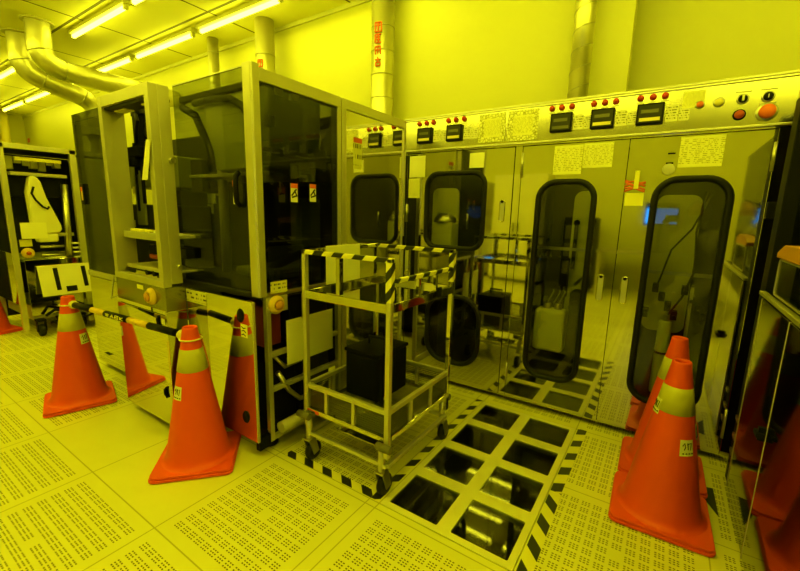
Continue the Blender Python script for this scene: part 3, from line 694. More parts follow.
bx('notice', -1.378, -1.28, 1.140, 1.149, 1.30, 1.415, PAPER, None, 0); bx('notice', -1.262, -1.18, 1.140, 1.149, 1.36, 1.415, PRINT_BIG, None, 0); bx('notice', -1.385, -1.32, 1.140, 1.149, 1.225, 1.295, PAPER, None, 0)
rl = MB()
for z in (1.00, 1.03, 1.06): rl.cyl((-.46, 1.12, z), (-.26, 1.12, z), .006, 8)
obj('rail', rl, STEEL_DULL, mc)
obj('wafer_arm', MB().prism([(.70, .97), (.76, .97), (1.0, 1.04), (1.0, 1.07), (.74, 1.00)], 0, -.14, -.09), BLACK, mc, .004)
obj('linear_guide', MB().box(-.115, -.085, .66, 1.12, 1.545, 1.565).box(-.12, -.08, .78, .86, 1.53, 1.58).box(-.12, -.08, .98, 1.08, 1.50, 1.60), STEEL_DULL, mc, .003)
obj('spindle', MB().cyl((-.10, .86, 1.36), (-.10, .86, 1.50), .025, 14).cyl((-.10, .98, 1.36), (-.10, .98, 1.46), .02, 14).box(-.13, -.08, 1.0, 1.1, 1.42, 1.5), DARK, mc, .004)
# loader frame standing forward of the glass
lf = [('loader_post', (-1.148, -1.106, .39, .432, .885, 1.856)), ('loader_post', (-.622, -.580, .39, .432, .885, 1.856)), ('loader_beam', (-1.106, -.622, .39, .432, 1.800, 1.856)), ('loader_sill', (-1.148, -.580, .388, .432, .850, .885))]
for nm, b in lf: bx(nm, *b, ALU)
bx('side_panel', -.592, -.578, .432, .490, .865, 1.856, ALU); bx('side_panel', -1.148, -1.134, .432, .500, .865, 1.856, ALU)
obj('side_knob', MB().cyl((-.578, .475, .955), (-.560, .475, .955), .012, 12), STEEL_DULL, mc); obj('side_knob', MB().cyl((-.578, .475, 1.50), (-.555, .475, 1.50), .014, 12), STEEL_DULL, mc)
bx('inner_panel', -1.134, -1.110, .432, .505, .905, 1.80, ALU)
rf = bx('loader_roof', -1.134, -.592, .405, .50, 1.785, 1.80, DARK)
for x in (-1.06, -.75): obj('roof_vent', MB().box(x, x+.035, .435, .485, 1.779, 1.785).box(x+.042, x+.077, .435, .485, 1.779, 1.785).box(x+.084, x+.119, .435, .485, 1.779, 1.785), YPAPER, rf)
sh = obj('loader_shelf', MB().box(-1.11, -.60, .45, .62, 1.100, 1.118).box(-1.11, -.60, .44, .455, 1.085, 1.125), ALU_SIDE, mc, .003)
for x0, x1 in ((-1.03, -.90), (-.86, -.80), (-.76, -.64)): obj('guide_block', MB().box(x0, x1, .445, .48, 1.126, 1.140), YPAPER if x1 < -.79 else PAPER, sh, .003)
obj('loader_shelf', MB().box(-1.11, -.60, .45, .62, .915, .927).box(-1.11, -.60, .44, .452, .910, .932), ALU, mc, .003)
bx('cassette_box', -1.04, -.62, .54, .66, .985, 1.045, BLACK, None, .006); bx('cassette_box', -1.02, -.90, .53, .60, .960, .985, REDPLAST, None, .004)
rb = MB()
rb.box(-1.50, -1.44, .70, .78, 1.42, 1.80).box(-1.56, -1.16, .72, .75, 1.775, 1.805).box(-1.27, -1.20, .70, .76, 1.60, 1.80).box(-1.53, -1.36, .66, .80, 1.50, 1.565).box(-1.53, -1.24, .70, .75, 1.56, 1.60)
rb.tube([(-1.44, .70, 1.77), (-1.38, .68, 1.72), (-1.41, .68, 1.66), (-1.46, .70, 1.60)], .012, 8).tube([(-1.23, .70, 1.77), (-1.30, .70, 1.70), (-1.26, .68, 1.64), (-1.23, .70, 1.58)], .012, 8)
rb.cyl((-1.47, .68, 1.44), (-1.47, .68, 1.50), .045, 14).cyl((-1.37, .72, 1.66), (-1.37, .76, 1.66), .03, 14).cyl((-1.50, .70, 1.15), (-1.50, .70, 1.45), .012, 8).cyl((-1.42, .70, 1.2), (-1.42, .70, 1.5), .012, 8)
rb.xform(Matrix.Translation((.03, 0, .085)))
obj('transfer_robot', rb, BLACK, mc, .004)
bx('inner_door', -1.52, -1.40, .70, .715, 1.14, 1.48, DARKGREEN, None, .006)
for x in (-.87, -.79): obj('black_lug', MB().cyl((x, .44, .900), (x, .50, .900), .016, 12), BLACK, mc)
obj('paper_strip', MB().prism([(-.691, 1.40), (-.632, 1.40), (-.570, 1.588), (-.614, 1.592)], 1, .380, .3815), PAPER, mc)
# fascia with the emergency button, then the mirror covers
fs = bx('fascia', -1.148, -.578, .392, .500, .722, .850, GREYSTEEL)
def estop(nm, axis, c, parent):
    s = -1 if axis == 1 else 1; q = c[1] if axis == 1 else c[0]
    cc = (c[0], 0, c[2]) if axis == 1 else (0, c[1], c[2])
    b = obj(nm, MB().lathe([(.047, q), (.047, q+s*.006), (.046, q+s*.010), (.036, q+s*.012), (.034, q+s*.024), (.026, q+s*.024), (.024, q+s*.010), (0, q+s*.010)], cc, 28, axis), YELLOW, parent)
    obj('push_cap', MB().lathe([(.016, q+s*.012), (.016, q+s*.022), (.024, q+s*.026), (.022, q+s*.034), (0, q+s*.036)], cc, 24, axis), ORANGE_BOX, b)
estop('emergency_button', 1, (-.722, .392, .788), fs)
obj('label', sheet(-.885, -.815, .812, .836, 'y', .392), YPAPER, fs)
bx('mirror_cover', -1.150, -.592, .388, .400, .058, .700, STEEL_CLEAR); bx('mirror_cover', -.590, -.578, .388, .500, .058, .720, STEEL_CLEAR)
c1 = obj('mirror_cover', MB().box(-.574, -.009, .502, .514, .115, .838), STEEL_CLEAR, mc, .001)
bx('cover_edge', -.008, -.003, .501, .516, .115, .838, ALU); bx('cover_foot', -.060, -.030, .53, .60, .045, .115, BLACK)
obj('cover_latch', MB().lathe([(0, .560), (.020, .561), (.024, .568)], (-.099, 0, .760), 20, 1).xform(Matrix.Translation((0, -.0665, .760)) @ Matrix.Diagonal((1, 1, 1.5, 1)) @ Matrix.Translation((0, 0, -.760))), BLACK, c1)
obj('cover_latch', MB().lathe([(0, .560), (.020, .561), (.024, .568)], (-.092, 0, .232), 20, 1).xform(Matrix.Translation((0, -.0665, .232)) @ Matrix.Diagonal((1, 1, 1.4, 1)) @ Matrix.Translation((0, 0, -.232))), BLACK, c1)
lb = obj('label', sheet(-.100, -.050, .655, .720, 'y', .502), YPAPER, c1)
obj('pen_marks', strokes([[(-.092, .706), (-.078, .700), (-.064, .703)], [(-.090, .686), (-.074, .690), (-.062, .682)], [(-.092, .666), (-.078, .671), (-.064, .664)]], 'y', .5005, .005), INK, lb)
obj('label', sheet(-.628, -.598, .650, .680, 'y', .388), PAPER, mc); obj('hook', MB().tube([(-.655, .386, .69), (-.668, .382, .67), (-.664, .382, .645), (-.650, .384, .635)], .006, 8), BLACK, mc)
obj('hook', MB().tube([(-.632, .385, .285), (-.645, .381, .270), (-.645, .381, .245), (-.630, .385, .225)], .007, 8), BLACK, mc)
# wing left of the loader
lg = obj('front_window', MB().box(-2.10, -1.36, .578, .586, .78, 1.90), GLASS_DARK, mc)
bx('corner_post', -2.10, -2.07, .586, .62, .06, 1.90, ALU_SIDE); bx('wing_beam', -2.10, -1.155, .570, .60, .74, .78, ALU_SIDE)
gp = obj('grip', MB().box(-2.055, -1.985, .560, .578, 1.27, 1.42), BLACK, lg, .008)
obj('grip_label', sheet(-2.030, -2.002, 1.30, 1.395, 'y', .560), YELLOW, gp); obj('grip_label', sheet(-2.030, -2.002, 1.365, 1.395, 'y', .559), REDORANGE, gp)
lc = bx('mirror_cover', -2.09, -1.155, .572, .584, .055, .735, STEEL_CLEAR)
bx('wing_cabinet', -2.02, -1.30, .72, 1.12, .80, 1.28, DARK, None, .01); bx('wing_cabinet', -1.95, -1.35, .80, 1.12, 1.40, 1.62, DARKGREEN, None, .01)
wl = MB()
for x, z in ((-1.62, 1.55), (-1.55, 1.35), (-1.62, 1.12)): wl.box(x, x+.04, .700, .712, z, z+.05)
obj('wing_lamp', wl, PALEYEL, mc)
obj('cable', MB().tube([(-1.52, .55, .80), (-1.42, .50, .70), (-1.30, .52, .74), (-1.22, .54, .84)], .008, 8).tube([(-1.60, .55, .78), (-1.46, .47, .66), (-1.34, .48, .70), (-1.28, .54, .82)], .006, 8), STEEL_DULL, mc)
bx('junction_box', -1.46, -1.26, .52, .572, .72, .80, BLACK, None, .01)
# open frame below the side window
for y in (.606, .86, 1.125): bx('lower_post', FX-.035, FX-.005, y, y+.025, .06, .84, ALU)
for z in (.06, .33, .52): bx('lower_rail', FX-.033, FX-.008, .631, 1.125, z, z+.025, ALU_SIDE)
fb = bx('button_plate', FX-.006, FX, .600, .735, .755, .838, ALU_SIDE)
estop('emergency_button', 0, (FX, .660, .796), fb)
bx('pump_unit', -.34, -.10, .66, .84, .12, .46, BLACK, None, .01); bx('pump_unit', -.36, -.10, .88, 1.11, .10, .50, DARK, None, .01)
bx('red_reflection_box', -.30, -.09, .625, .74, .56, .78, DARKRED, None, .012); bx('supply_box', -.34, -.10, .80, 1.10, .56, .80, BLACK, None, .01)  # the dark red box is put in for a reddish reflection
bx('lower_rear_wall', -.60, -.40, 1.10, 1.14, .06, .82, BLACK); bx('lower_side_wall', -.42, -.40, .60, 1.14, .06, .82, BLACK)
obj('hose', MB().tube([(-.06, .68, .42), (-.045, .74, .30), (-.05, .82, .22), (-.07, .95, .20), (-.06, 1.08, .28)], .014, 10).tube([(-.07, .66, .52), (-.05, .72, .44), (-.06, .84, .44), (-.08, .88, .50)], .010, 8), STEEL_DULL, mc)
mb = MB().box(-.06, -.02, .70, .84, .075, .125)
obj('floor_rail', MB().cyl((.0, .64, .14), (.0, 1.10, .14), .030, 14), ALU_SIDE, mc)
pn = obj('notice', MB().box(.006, .0075, .690, 1.030, .472, .712), PAPER, mc)
obj('notice_hook', MB().cyl((FX-.01, .86, .70), (.006, .86, .70), .006, 8), STEEL_DULL, pn)
for i, (x, y) in enumerate([(-.12, .66), (-.12, 1.08), (-.62, .50), (-1.08, .50), (-1.9, .70), (-2.0, 1.05), (-1.24, .66)]):
    obj('levelling_foot', MB().lathe([(0, .0), (.045, .0), (.048, .008), (.030, .022), (.012, .026), (.012, .075), (0, .075)], (x, y, 0), 20), RUBBER, mc)
obj('base_frame', MB().box(-2.06, -1.2, .60, 1.14, .07, .12).box(-1.12, -.60, .42, 1.14, .07, .12).box(-.57, -.06, .60, 1.14, .07, .12), BLACK, mc)
# polished door that closes the gap to the bench
gd = obj('gap_door', plate([(1.156, .045), (1.826, .045), (1.826, 1.892), (1.156, 1.892)], [[(1.196, .10), (1.800, .10), (1.800, 1.838), (1.196, 1.838)]], 'x', FX, .03), ALU, mc, .002)
obj('polished_panel', MB().box(FX-.020, FX-.010, 1.190, 1.806, .095, 1.843), STEEL_CLEAR, gd)
nt_ = obj('warning_label', sheet(1.268, 1.345, 1.52, 1.70, 'x', FX-.010), PRINT_BIG, gd); obj('label_head', sheet(1.268, 1.345, 1.672, 1.70, 'x', FX-.0085), REDORANGE, nt_)
obj('door_latch', MB().box(FX, FX+.012, 1.806, 1.824, 1.00, 1.10), BLACK, gd, .003)

# ------------------------------------------------------------------ machine at the far left
fm = thing('wafer_track_machine', (-3.8, .8, 0), 'open-sided machine with a bent white arm at the far left edge', 'machine')
GX = -3.40
def fx(nm, x0, x1, y0, y1, z0, z1, m, bevel=.002, parent=None): return obj(nm, MB().box(x0, x1, y0, y1, z0, z1), m, parent or fm, bevel)
fx('frame_post', GX-.05, GX, .440, .480, .06, 1.79, ALU); fx('frame_post', GX-.05, GX, .955, 1.005, .06, 1.79, ALU); fx('top_beam', GX-.05, GX, .30, 1.30, 1.750, 1.795, ALU)
fx('frame_post', GX-.9, GX-.85, .462, .512, .06, 1.79, ALU); fx('top_beam', GX-.9, GX-.05, .30, .35, 1.730, 1.795, ALU); fx('roof', GX-.9, GX-.05, .35, 1.3, 1.775, 1.79, DARK)
fx('rear_wall', GX-.90, GX-.88, .35, 1.3, .06, 1.77, DARK); fx('end_wall', GX-.88, GX-.05, 1.27, 1.29, .06, 1.77, DARK)
fx('cover_panel', GX-.012, GX-.004, 1.0, 1.30, .30, 1.73, ALU_SIDE); fx('front_cover', GX-.85, GX-.05, .462, .472, .30, .80, STEEL_CLEAR); fx('side_cover', GX-.012, GX-.002, .512, .93, .20, .74, STEEL_CLEAR)
wr = MB()
for k in range(7): wr.box(GX-.30+.03*(k % 3), GX-.22, .53+.06*k, .58+.06*k, 1.58+.02*(k*3 % 4), 1.70)
fx('light_strip', GX-.10, GX-.06, .56, .90, 1.655, 1.685, YPAPER); obj('wiring', wr, CREAM, fm); fx('cross_beam', GX-.12, GX-.05, .512, .93, 1.52, 1.55, ALU_SIDE)
obj('dark_box', MB().box(GX-.40, GX-.12, .512, .93, 1.33, 1.52), BLACK, fm)
arm = obj('robot_arm', MB().prism([(.632, 1.505), (.655, 1.525), (.690, 1.512), (.715, 1.469), (.744, 1.322), (.828, 1.070), (.835, 1.02), (.808, .987), (.660, .985), (.628, 1.01), (.612, 1.058), (.604, 1.371)], 0, GX-.12, GX-.02), WHITEP, fm, .015, 3)
obj('arm_cable', MB().tube([(GX-.02, .655, 1.42), (GX-.008, .632, 1.36), (GX-.008, .655, 1.30), (GX-.008, .70, 1.24), (GX-.008, .735, 1.22), (GX-.02, .75, 1.24)], .009, 8), BLACK, arm)
fx('arm_base', GX-.14, GX-.02, .64, .80, .90, .985, WHITEP, .02); fx('dark_column', GX-.30, GX-.15, .735, .80, .95, 1.28, BLACK)
fx('notice', GX-.018, GX-.014, .52, .71, .94, 1.09, PAPER, 0); fx('label', GX-.066, GX-.062, .51, .60, .865, .93, YPAPER, 0)
obj('cassette_post', MB().cyl((GX-.07, .870, .60), (GX-.07, .905, 1.46), .030, 16), STEEL_DULL, fm); fx('cassette_arm', GX-.12, GX-.05, .78, .93, .955, .985, ALU)
rl = MB()
for z in (.855, .77): rl.cyl((GX-.07, .66, z), (GX-.07, .84, z), .014, 12)
for z in (.88, .835, .79, .74): rl.cyl((GX-.04, .90, z), (GX-.04, 1.01, z), .012, 12)
obj('roller', rl, STEEL_DULL, fm)
eb = obj('emergency_button', MB().lathe([(.048, GX-.05), (.048, GX-.03), (.036, GX-.02), (.02, GX-.018), (0, GX-.018)], (0, .555, .805), 24, 0), YELLOW, fm); obj('push_cap', MB().lathe([(.018, GX-.018), (.018, GX-.006), (0, GX-.004)], (0, .555, .805), 18, 0), REDPLAST, eb)
fx('inner_deck', GX-.80, GX-.05, .512, 1.25, .72, .74, DARKGREEN)
fx('motor_cover', GX-.16, GX-.06, .70, .86, .70, .765, WHITEP, .02)
tp = obj('slotted_plate', MB().prism([(GX+.02, .680), (GX+.10, .395), (GX+.092, .391), (GX+.012, .676)], 1, .585, 1.085), WHITEP, fm)
def on_tp(y0, y1, u0, u1):      # a dark slot lying on the sloping plate, u runs down the slope
    P = lambda u, d: (GX+.02+.08*u+.009*d, .680-.285*u+.0027*d)
    a, b = P(u0, .1), P(u1, .1); c, d_ = P(u1, .35), P(u0, .35)
    return MB().prism([a, b, c, d_], 1, y0, y1)
for y0, y1, u0, u1 in ((.700, .735, .10, .84), (.925, .96, .10, .80), (.775, .86, .74, .92)): obj('slot', on_tp(y0, y1, u0, u1), BLACK, tp)
fx('lower_cabinet', GX-.82, GX-.02, .52, 1.2, .16, .30, ALU_SIDE)
for y in (.56, .72, .88, 1.04):
    cst = obj('caster', MB().lathe([(.012, -.022), (.05, -.022), (.058, -.012), (.058, .012), (.05, .022), (.012, .022)], (0, 0, 0), 20, 1).xform(Matrix.Translation((GX+.03, y, .06))), RUBBER, fm); obj('fork', MB().box(GX+.01, GX+.05, y-.035, y-.026, .05, .17).box(GX+.01, GX+.05, y+.026, y+.035, .05, .17).box(GX-.02, GX+.06, y-.035, y+.035, .15, .17), BLACK, cst)
obj('cable', MB().tube([(GX+.05, .60, .20), (GX+.10, .66, .26), (GX+.09, .76, .22), (GX+.12, .86, .28), (GX+.06, .98, .22)], .014, 8).tube([(GX+.08, .62, .13), (GX+.13, .74, .17), (GX+.10, .9, .14), (GX+.12, 1.0, .18)], .012, 8), BLACK, fm)
obj('cable_tray', MB().box(GX+.02, GX+.10, .95, 1.25, .20, .24), BLACK, fm)

# ------------------------------------------------------------------ machine at the right edge
rm = thing('rinse_station', (2.3, 1.1, 0), 'machine at the right edge with mirror-like lower sides and a glass upper part', 'machine')
RX = 1.947
def rx(nm, x0, x1, y0, y1, z0, z1, m, bevel=.002, parent=None): return obj(nm, MB().box(x0, x1, y0, y1, z0, z1), m, parent or rm, bevel)
rx('rear_post', RX+.012, 2.040, 1.690, 1.800, .0, 1.78, BLACK, .004); rx('top_beam', 2.00, 2.70, 1.72, 1.80, 1.74, 1.80, BLACK)
rx('side_cover', RX, RX+.012, 1.176, 1.640, .03, .940, DARK_MIRROR); rx('side_cover', RX, RX+.012, .45, 1.160, .03, .940, DARK_MIRROR)
rx('panel_edge', RX-.001, RX+.006, 1.164, 1.172, .02, .940, ALU); rx('rear_trim', RX-.002, RX+.008, 1.645, 1.654, .03, .940, ALU)
rx('cabinet_core', RX+.014, 2.74, .46, 1.66, .08, .93, BLACK)
rx('front_cover', RX+.012, 2.75, .448, .458, .03, .94, DARK_MIRROR)
rx('ledge', RX+.02, 2.76, .45, 1.66, .940, .952, BLACK); rx('ledge_rail', RX-.006, RX+.016, .45, 1.70, .952, .968, ALU)
obj('latch', MB().box(RX-.030, RX-.006, 1.150, 1.200, .515, .532).box(RX-.022, RX, 1.165, 1.185, .50, .55), BLACK, rm, .003)
rx('upper_pane', 2.002, 2.008, .50, 1.66, .966, 1.74, GLASS_DARK); rx('upper_rear', 2.30, 2.70, 1.64, 1.66, .966, 1.74, ALU_SIDE); rx('inner_column', 2.10, 2.16, 1.40, 1.46, .952, 1.74, ALU_SIDE); rx('inner_column', 2.20, 2.24, 1.10, 1.15, .952, 1.74, DARKGREEN)
lx = obj('acrylic_box', plate(rrect(1.08, 1.515, .980, 1.125, .02, 4), [rrect(1.087, 1.508, .986, 1.119, .015, 4)], 'xm', RX+.006, .010), ALU, rm)
obj('acrylic_side', MB().box(RX+.010, RX+.014, 1.08, 1.515, .980, 1.125), GLASS_DARK, lx)
obj('orange_cover', MB().prism([(1.12, 1.128), (1.12, 1.168), (1.20, 1.186), (1.44, 1.182), (1.535, 1.150), (1.535, 1.128)], 0, RX+.000, 1.992), ORANGE_BOX, rm, .004)
for y in (.56, 1.08, 1.58):
    for x in (1.99, 2.68): obj('levelling_foot', MB().cyl((x, y, 0), (x, y, .09), .018, 14).cyl((x, y, 0), (x, y, .015), .035, 18), RUBBER, rm)
for z in (.16, .24, .33): obj('lower_clip', MB().box(RX+.004, RX+.012, 1.70, 1.76, z, z+.02), STEEL_DULL, rm)

# ------------------------------------------------------------------ cones
def make_cone():
    t = thing('traffic_cone', (0, 0, 0), '', 'traffic cone')
    obj('base', MB().prism(rrect(-.185, .185, -.185, .185, .03, 5), 2, .004, .017).prism(rrect(-.181, .181, -.181, .181, .03, 5), 2, .019, .030).prism(rrect(-.177, .177, -.177, .177, .03, 5), 2, .0, .02), ORANGE, t, .003)
    prof = [(.172, .030), (.160, .034), (.151, .046), (.143, .066)]
    R = lambda z: .143+(.0345-.143)*(z-.066)/(.690-.066)
    prof += [(R(z), z) for z in (.2, .35, .488, .597, .660)] + [(.0350, .688), (.0345, .697), (.0315, .701), (.0250, .698), (.0240, .690), (.0290, .60), (.125, .05)]
    obj('body', MB().lathe(prof, seg=48), ORANGE, t)
    obj('reflective_band', MB().lathe([(R(.488), .488), (R(.488)+.0015, .489), (R(.597)+.0015, .596), (R(.597), .597)], seg=48), BAND, t)
    return t, R
def sticker(cone, R, az, z, w=.055, h=.065):
    """paper sticker wrapped on the cone's side with a few pen strokes"""
    def S(a, b, off): zz = z+b; r = R(zz)+off; th = az+a/R(z); return (r*math.cos(th), r*math.sin(th), zz)
    n = 6; mb = MB(); vs = []; 
    for j in (0, 1):
        for i in range(n+1): vs.append(S(-w/2+w*i/n, -h/2+h*j, .0016))
    mb.add(vs, [(i, i+1, n+2+i, n+1+i) for i in range(n)])
    o = Vector(cone.location); M = cone.matrix_basis
    s = obj('sticker', mb, PAPER, None); s.parent = cone; ORG[s.name] = o
    mk = MB()
    for pl in ([(-.018, .008), (-.010, .020), (-.006, .004), (-.012, -.008)], [(.002, .020), (.004, -.006)], [(.004, .016), (.018, .020), (.014, -.008)]):
        mk.tube([S(a, b, .0022) for a, b in pl], .0019, 4)
    for k in range(4): mk.tube([S(-.018+.012*k, -.022, .0022), (S(-.012+.012*k, -.022, .0022))], .003, 4)
    m = obj('pen_marks', mk, INK, None); m.parent = s
proto, RC = make_cone()
def cone(x, y, rot, label, stickers, first=[True]):
    c = proto if first[0] else copy_tree(proto)
    if first[0]: first[0] = False
    else:
        for ch in list(c.children):
            if ch.name.startswith('sticker'): 
                for g in list(ch.children): bpy.data.objects.remove(g)
                bpy.data.objects.remove(ch)
    c.location = (x, y, 0); c.rotation_euler = (0, 0, rot); ORG[c.name] = Vector((x, y, 0)); c['label'] = label; c['group'] = 'orange traffic cones'
    for az, z in stickers: sticker(c, RC, az-rot, z)
    return c
cone(-1.52, .256, math.radians(73.5), 'orange traffic cone holding the far end of the striped bar', [(.50, .43)])
cone(-.30, .360, math.radians(48), 'orange traffic cone holding the near end of the striped bar', [(-1.50, .39)])
cone(1.685, 1.305, math.radians(1.5), 'orange traffic cone in front of its twin before the tall right bench window', [(-.92, .365), (3.45, .50), (.0, .42)])
cone(1.685, 1.692, math.radians(1.0), 'orange traffic cone half hidden behind another, touching the bench', [])
cone(-3.89, .30, math.radians(10), 'orange traffic cone cut by the left picture edge', [])

# striped bar between two cones
A, B = Vector((-1.52, .256, .655)), Vector((-.30, .360, .648)); D = (B-A).normalized()
br = thing('barrier_bar', A, 'black and yellow striped bar hooked over two orange cones', 'barrier bar')
a0, a1 = A+D*.078, B-D*.078; Lb = (a1-a0).length
cuts = [0, .20, .345, .57, .75, .96, 1.0]
for k in range(5):
    p, q = a0+D*Lb*cuts[k], a0+D*Lb*cuts[k+1]
    if k % 2 == 0: sg = obj('sleeve', MB().cyl(p, q, .0185, 18), BLACK, br)
    else: sg = obj('tube_section', MB().cyl(p-D*.004, q+D*.004, .0170, 18), YELLOW, br)
    if k == 2:
        side = Vector((0, 0, 1)).cross(D).normalized()*-1; mk = MB()
        nrm = (side*-.0+Vector((0, -1, 0))).normalized(); nrm = (nrm-D*nrm.dot(D)).normalized(); up = D.cross(nrm)*-1
        if up.z < 0: up = -up
        G = [[[(0, .8), (1, .8)], [(.5, 1), (.5, 0)], [(.1, .4), (.9, .4)]], [[(0, 0), (.5, 1), (1, 0)], [(.2, .4), (.8, .4)]], [[(0, 1), (1, 1), (1, 0), (0, 0), (0, 1)], [(0, .5), (1, .5)]], [[(.1, 1), (.1, 0)], [(.1, .5), (.9, .9)], [(.1, .5), (.9, 0)]]]
        for i, g in enumerate(G):
            base = p+(q-p)*(.14+.20*i)
            for pl in g:
                pts = []
                for u, v in pl:
                    th = .9*(v-.35); pts.append(base+D*(u*.034)+(nrm*math.cos(th)+up*math.sin(th))*.0192)
                mk.tube(pts, .0026, 5)
        obj('lettering', mk, YPAPER, sg)
for P_, s in ((a0, -1), (a1, 1)):
    kb = obj('end_knob', MB().ball(P_+D*s*.012, .026, 16), PALEYEL, br)
for P_ in (A, B):
    r0 = RC(P_.z)+.004
    obj('hook_ring', MB().torus(tuple(P_-Vector((0, 0, .006))), r0+.003, .0042, 32, 8), PALEYEL, br)

# ------------------------------------------------------------------ the wheeled trolley
tr = thing('trolley', (.39, .95, 0), 'steel wheeled trolley with a tape-wrapped rail and mesh bottom basket', 'trolley')
TX0, TX1, TY0, TY1 = .168, .660, .675, 1.235
pw = .0115
def tb(nm, x0, x1, y0, y1, z0, z1, m=STEEL, bevel=.002, parent=None): return obj(nm, MB().box(x0, x1, y0, y1, z0, z1), m, parent or tr, bevel)
for x, y, z1 in ((TX0, TY0, 1.085), (TX1, TY0, 1.085), (TX0, TY1, 1.085), (TX1, TY1, 1.085)):
    p = tb('post', x-pw, x+pw, y-pw, y+pw, .20, z1, ALU if y == TY0 else STEEL)
    if (x, y) == (TX1, TY0): obj('tape_wrap', MB().box(x-pw-.002, x+pw+.002, y-pw-.002, y+pw+.002, .905, 1.07), TAPE_RZ, p)
    if (x, y) == (TX1, TY1): obj('tape_wrap', MB().box(x-pw-.002, x+pw+.002, y-pw-.002, y+pw+.002, .92, 1.07), TAPE_RZ, p)
# rails at the top: taped
tb('guard_rail', TX0-pw, TX1+pw, TY0-pw, TY0+pw, 1.068, 1.088, TAPE_RU); tb('guard_rail', TX0-pw, TX1+pw, TY1-pw, TY1+pw, 1.068, 1.088, TAPE_RU)
tb('guard_rail', TX0-pw, TX0+pw, TY0, TY1, 1.068, 1.090, STEEL); tb('guard_rail', TX1-.011, TX1+.011, TY0+.04, TY1-pw, .980, .998, TAPE_RV)
for x in (.385,): tb('rail_strut', x-.012, x+.012, TY0-.012, TY0+.012, .90, 1.066, STEEL)
for y in (.90, 1.06): tb('rail_strut', TX1-.009, TX1+.009, y-.009, y+.009, .90, .978, STEEL)
for x in (.385,): tb('rail_strut', x-.012, x+.012, TY1-.012, TY1+.012, .90, 1.066, STEEL)
ty = tb('tray', TX0+pw, TX1-pw, TY0+pw, TY1-pw, .868, .874, STEEL_CLEAR, 0)
for b in ((TX0+pw, TX1-pw, TY0-pw, TY0+pw), (TX0+pw, TX1-pw, TY1-pw, TY1+pw), (TX0-pw, TX0+pw, TY0+pw, TY1-pw), (TX1-pw, TX1+pw, TY0+pw, TY1-pw)):
    obj('tray_rim', MB().box(*b, .858, .897), STEEL, ty, .002)
obj('rim_clip', MB().box(TX1+pw, TX1+pw+.014, 1.05, 1.085, .865, .915), BLACK, ty, .003)
# bottom basket
for z, w in ((.405, .010), (.280, .015)):
    for b in ((TX0+pw, TX1-pw, TY0-w, TY0+w), (TX0+pw, TX1-pw, TY1-w, TY1+w), (TX0-w, TX0+w, TY0+pw, TY1-pw), (TX1-w, TX1+w, TY0+pw, TY1-pw)):
        tb('basket_rail', *b, z, z+.022, ALU if z > .3 else STEEL)
for x in (.30, .47):
    for y in (TY0, TY1): tb('basket_strut', x-.009, x+.009, y-.009, y+.009, .30, .405, ALU)
for y in (.86, 1.05):
    for x in (TX0, TX1): tb('basket_strut', x-.009, x+.009, y-.009, y+.009, .30, .405, ALU)
ms = MB().box(TX0+pw, TX1-pw, TY0+pw, TY1-pw, .296, .298); obj('mesh_floor', ms, WIRE, tr)
obj('mesh_side', MB().box(TX0+pw, TX1-pw, TY0+.002, TY0+.003, .30, .405).box(TX0+pw, TX1-pw, TY1-.003, TY1-.002, .30, .405).box(TX1-.003, TX1-.002, TY0+pw, TY1-pw, .30, .405).box(TX0+.002, TX0+.003, TY0+pw, TY1-pw, .30, .405), WIRE, tr)
for x in (TX0, TX1):
    for y in (TY0, TY1):
        sx, sy = (1 if x == TX1 else -1), (1 if y == TY0 else -1)
        obj('bumper', MB().cyl((x-.038, y-.026*sy, .262), (x+.038, y-.026*sy, .262), .018, 14), mat('bumper_rubber', (.12, .11, .04), .6), tr)
        kx = x; x = x-.028 if x == TX1 else x+.008; obj('caster_socket', MB().cyl((x, y, .125), (x, y, .245), .017, 14), ALU, tr)
        cw = obj('caster', MB().lathe([(.010, -.015), (.043, -.015), (.049, -.008), (.049, .008), (.043, .015), (.010, .015)], (0, 0, 0), 22, 0).xform(Matrix.Translation((x, y+.025, .049))), RUBBER, tr)
        obj('fork', MB().prism([(y-.022, .125), (y+.022, .125), (y+.045, .045), (y+.010, .035)], 0, x-.024, x-.019).prism([(y-.022, .125), (y+.022, .125), (y+.045, .045), (y+.010, .035)], 0, x+.019, x+.024).box(x-.024, x+.024, y-.022, y+.022, .118, .128), STEEL_DULL, cw)
# lower frame
for b in ((TX0, TX1, TY0-.010, TY0+.010), (TX0, TX1, TY1-.010, TY1+.010), (TX0-.010, TX0+.010, TY0, TY1), (TX1-.010, TX1+.010, TY0, TY1)):
    tb('lower_frame', *b, .150, .168, ALU)
tb('under_plate', TX0+.10, TX1-.10, TY0+.10, TY1-.05, .158, .162, STEEL, 0)
# a sheet hanging on the far side and a dark crate in the basket
solo('notice_board', MB().box(TX0+pw+.002, TX0+pw+.006, .80, 1.06, .905, 1.098), PAPER, (TX0, .90, .92), 'blank pale sheet hung inside the trolley rail above the tray', 'sheet')
ck = thing('equipment_box', (.30, 1.02, .298), 'black box standing in the mesh basket of the trolley', 'box')
obj('housing', MB().box(.22, .44, .90, 1.17, .300, .54), BLACK, ck, .012, 3); obj('lid', MB().box(.215, .445, .895, 1.175, .54, .56), BLACK, ck, .006)
obj('carry_handle', MB().tube([(.28, 1.03, .56), (.28, 1.03, .60), (.39, 1.03, .60), (.39, 1.03, .56)], .008, 8), RUBBER, ck)
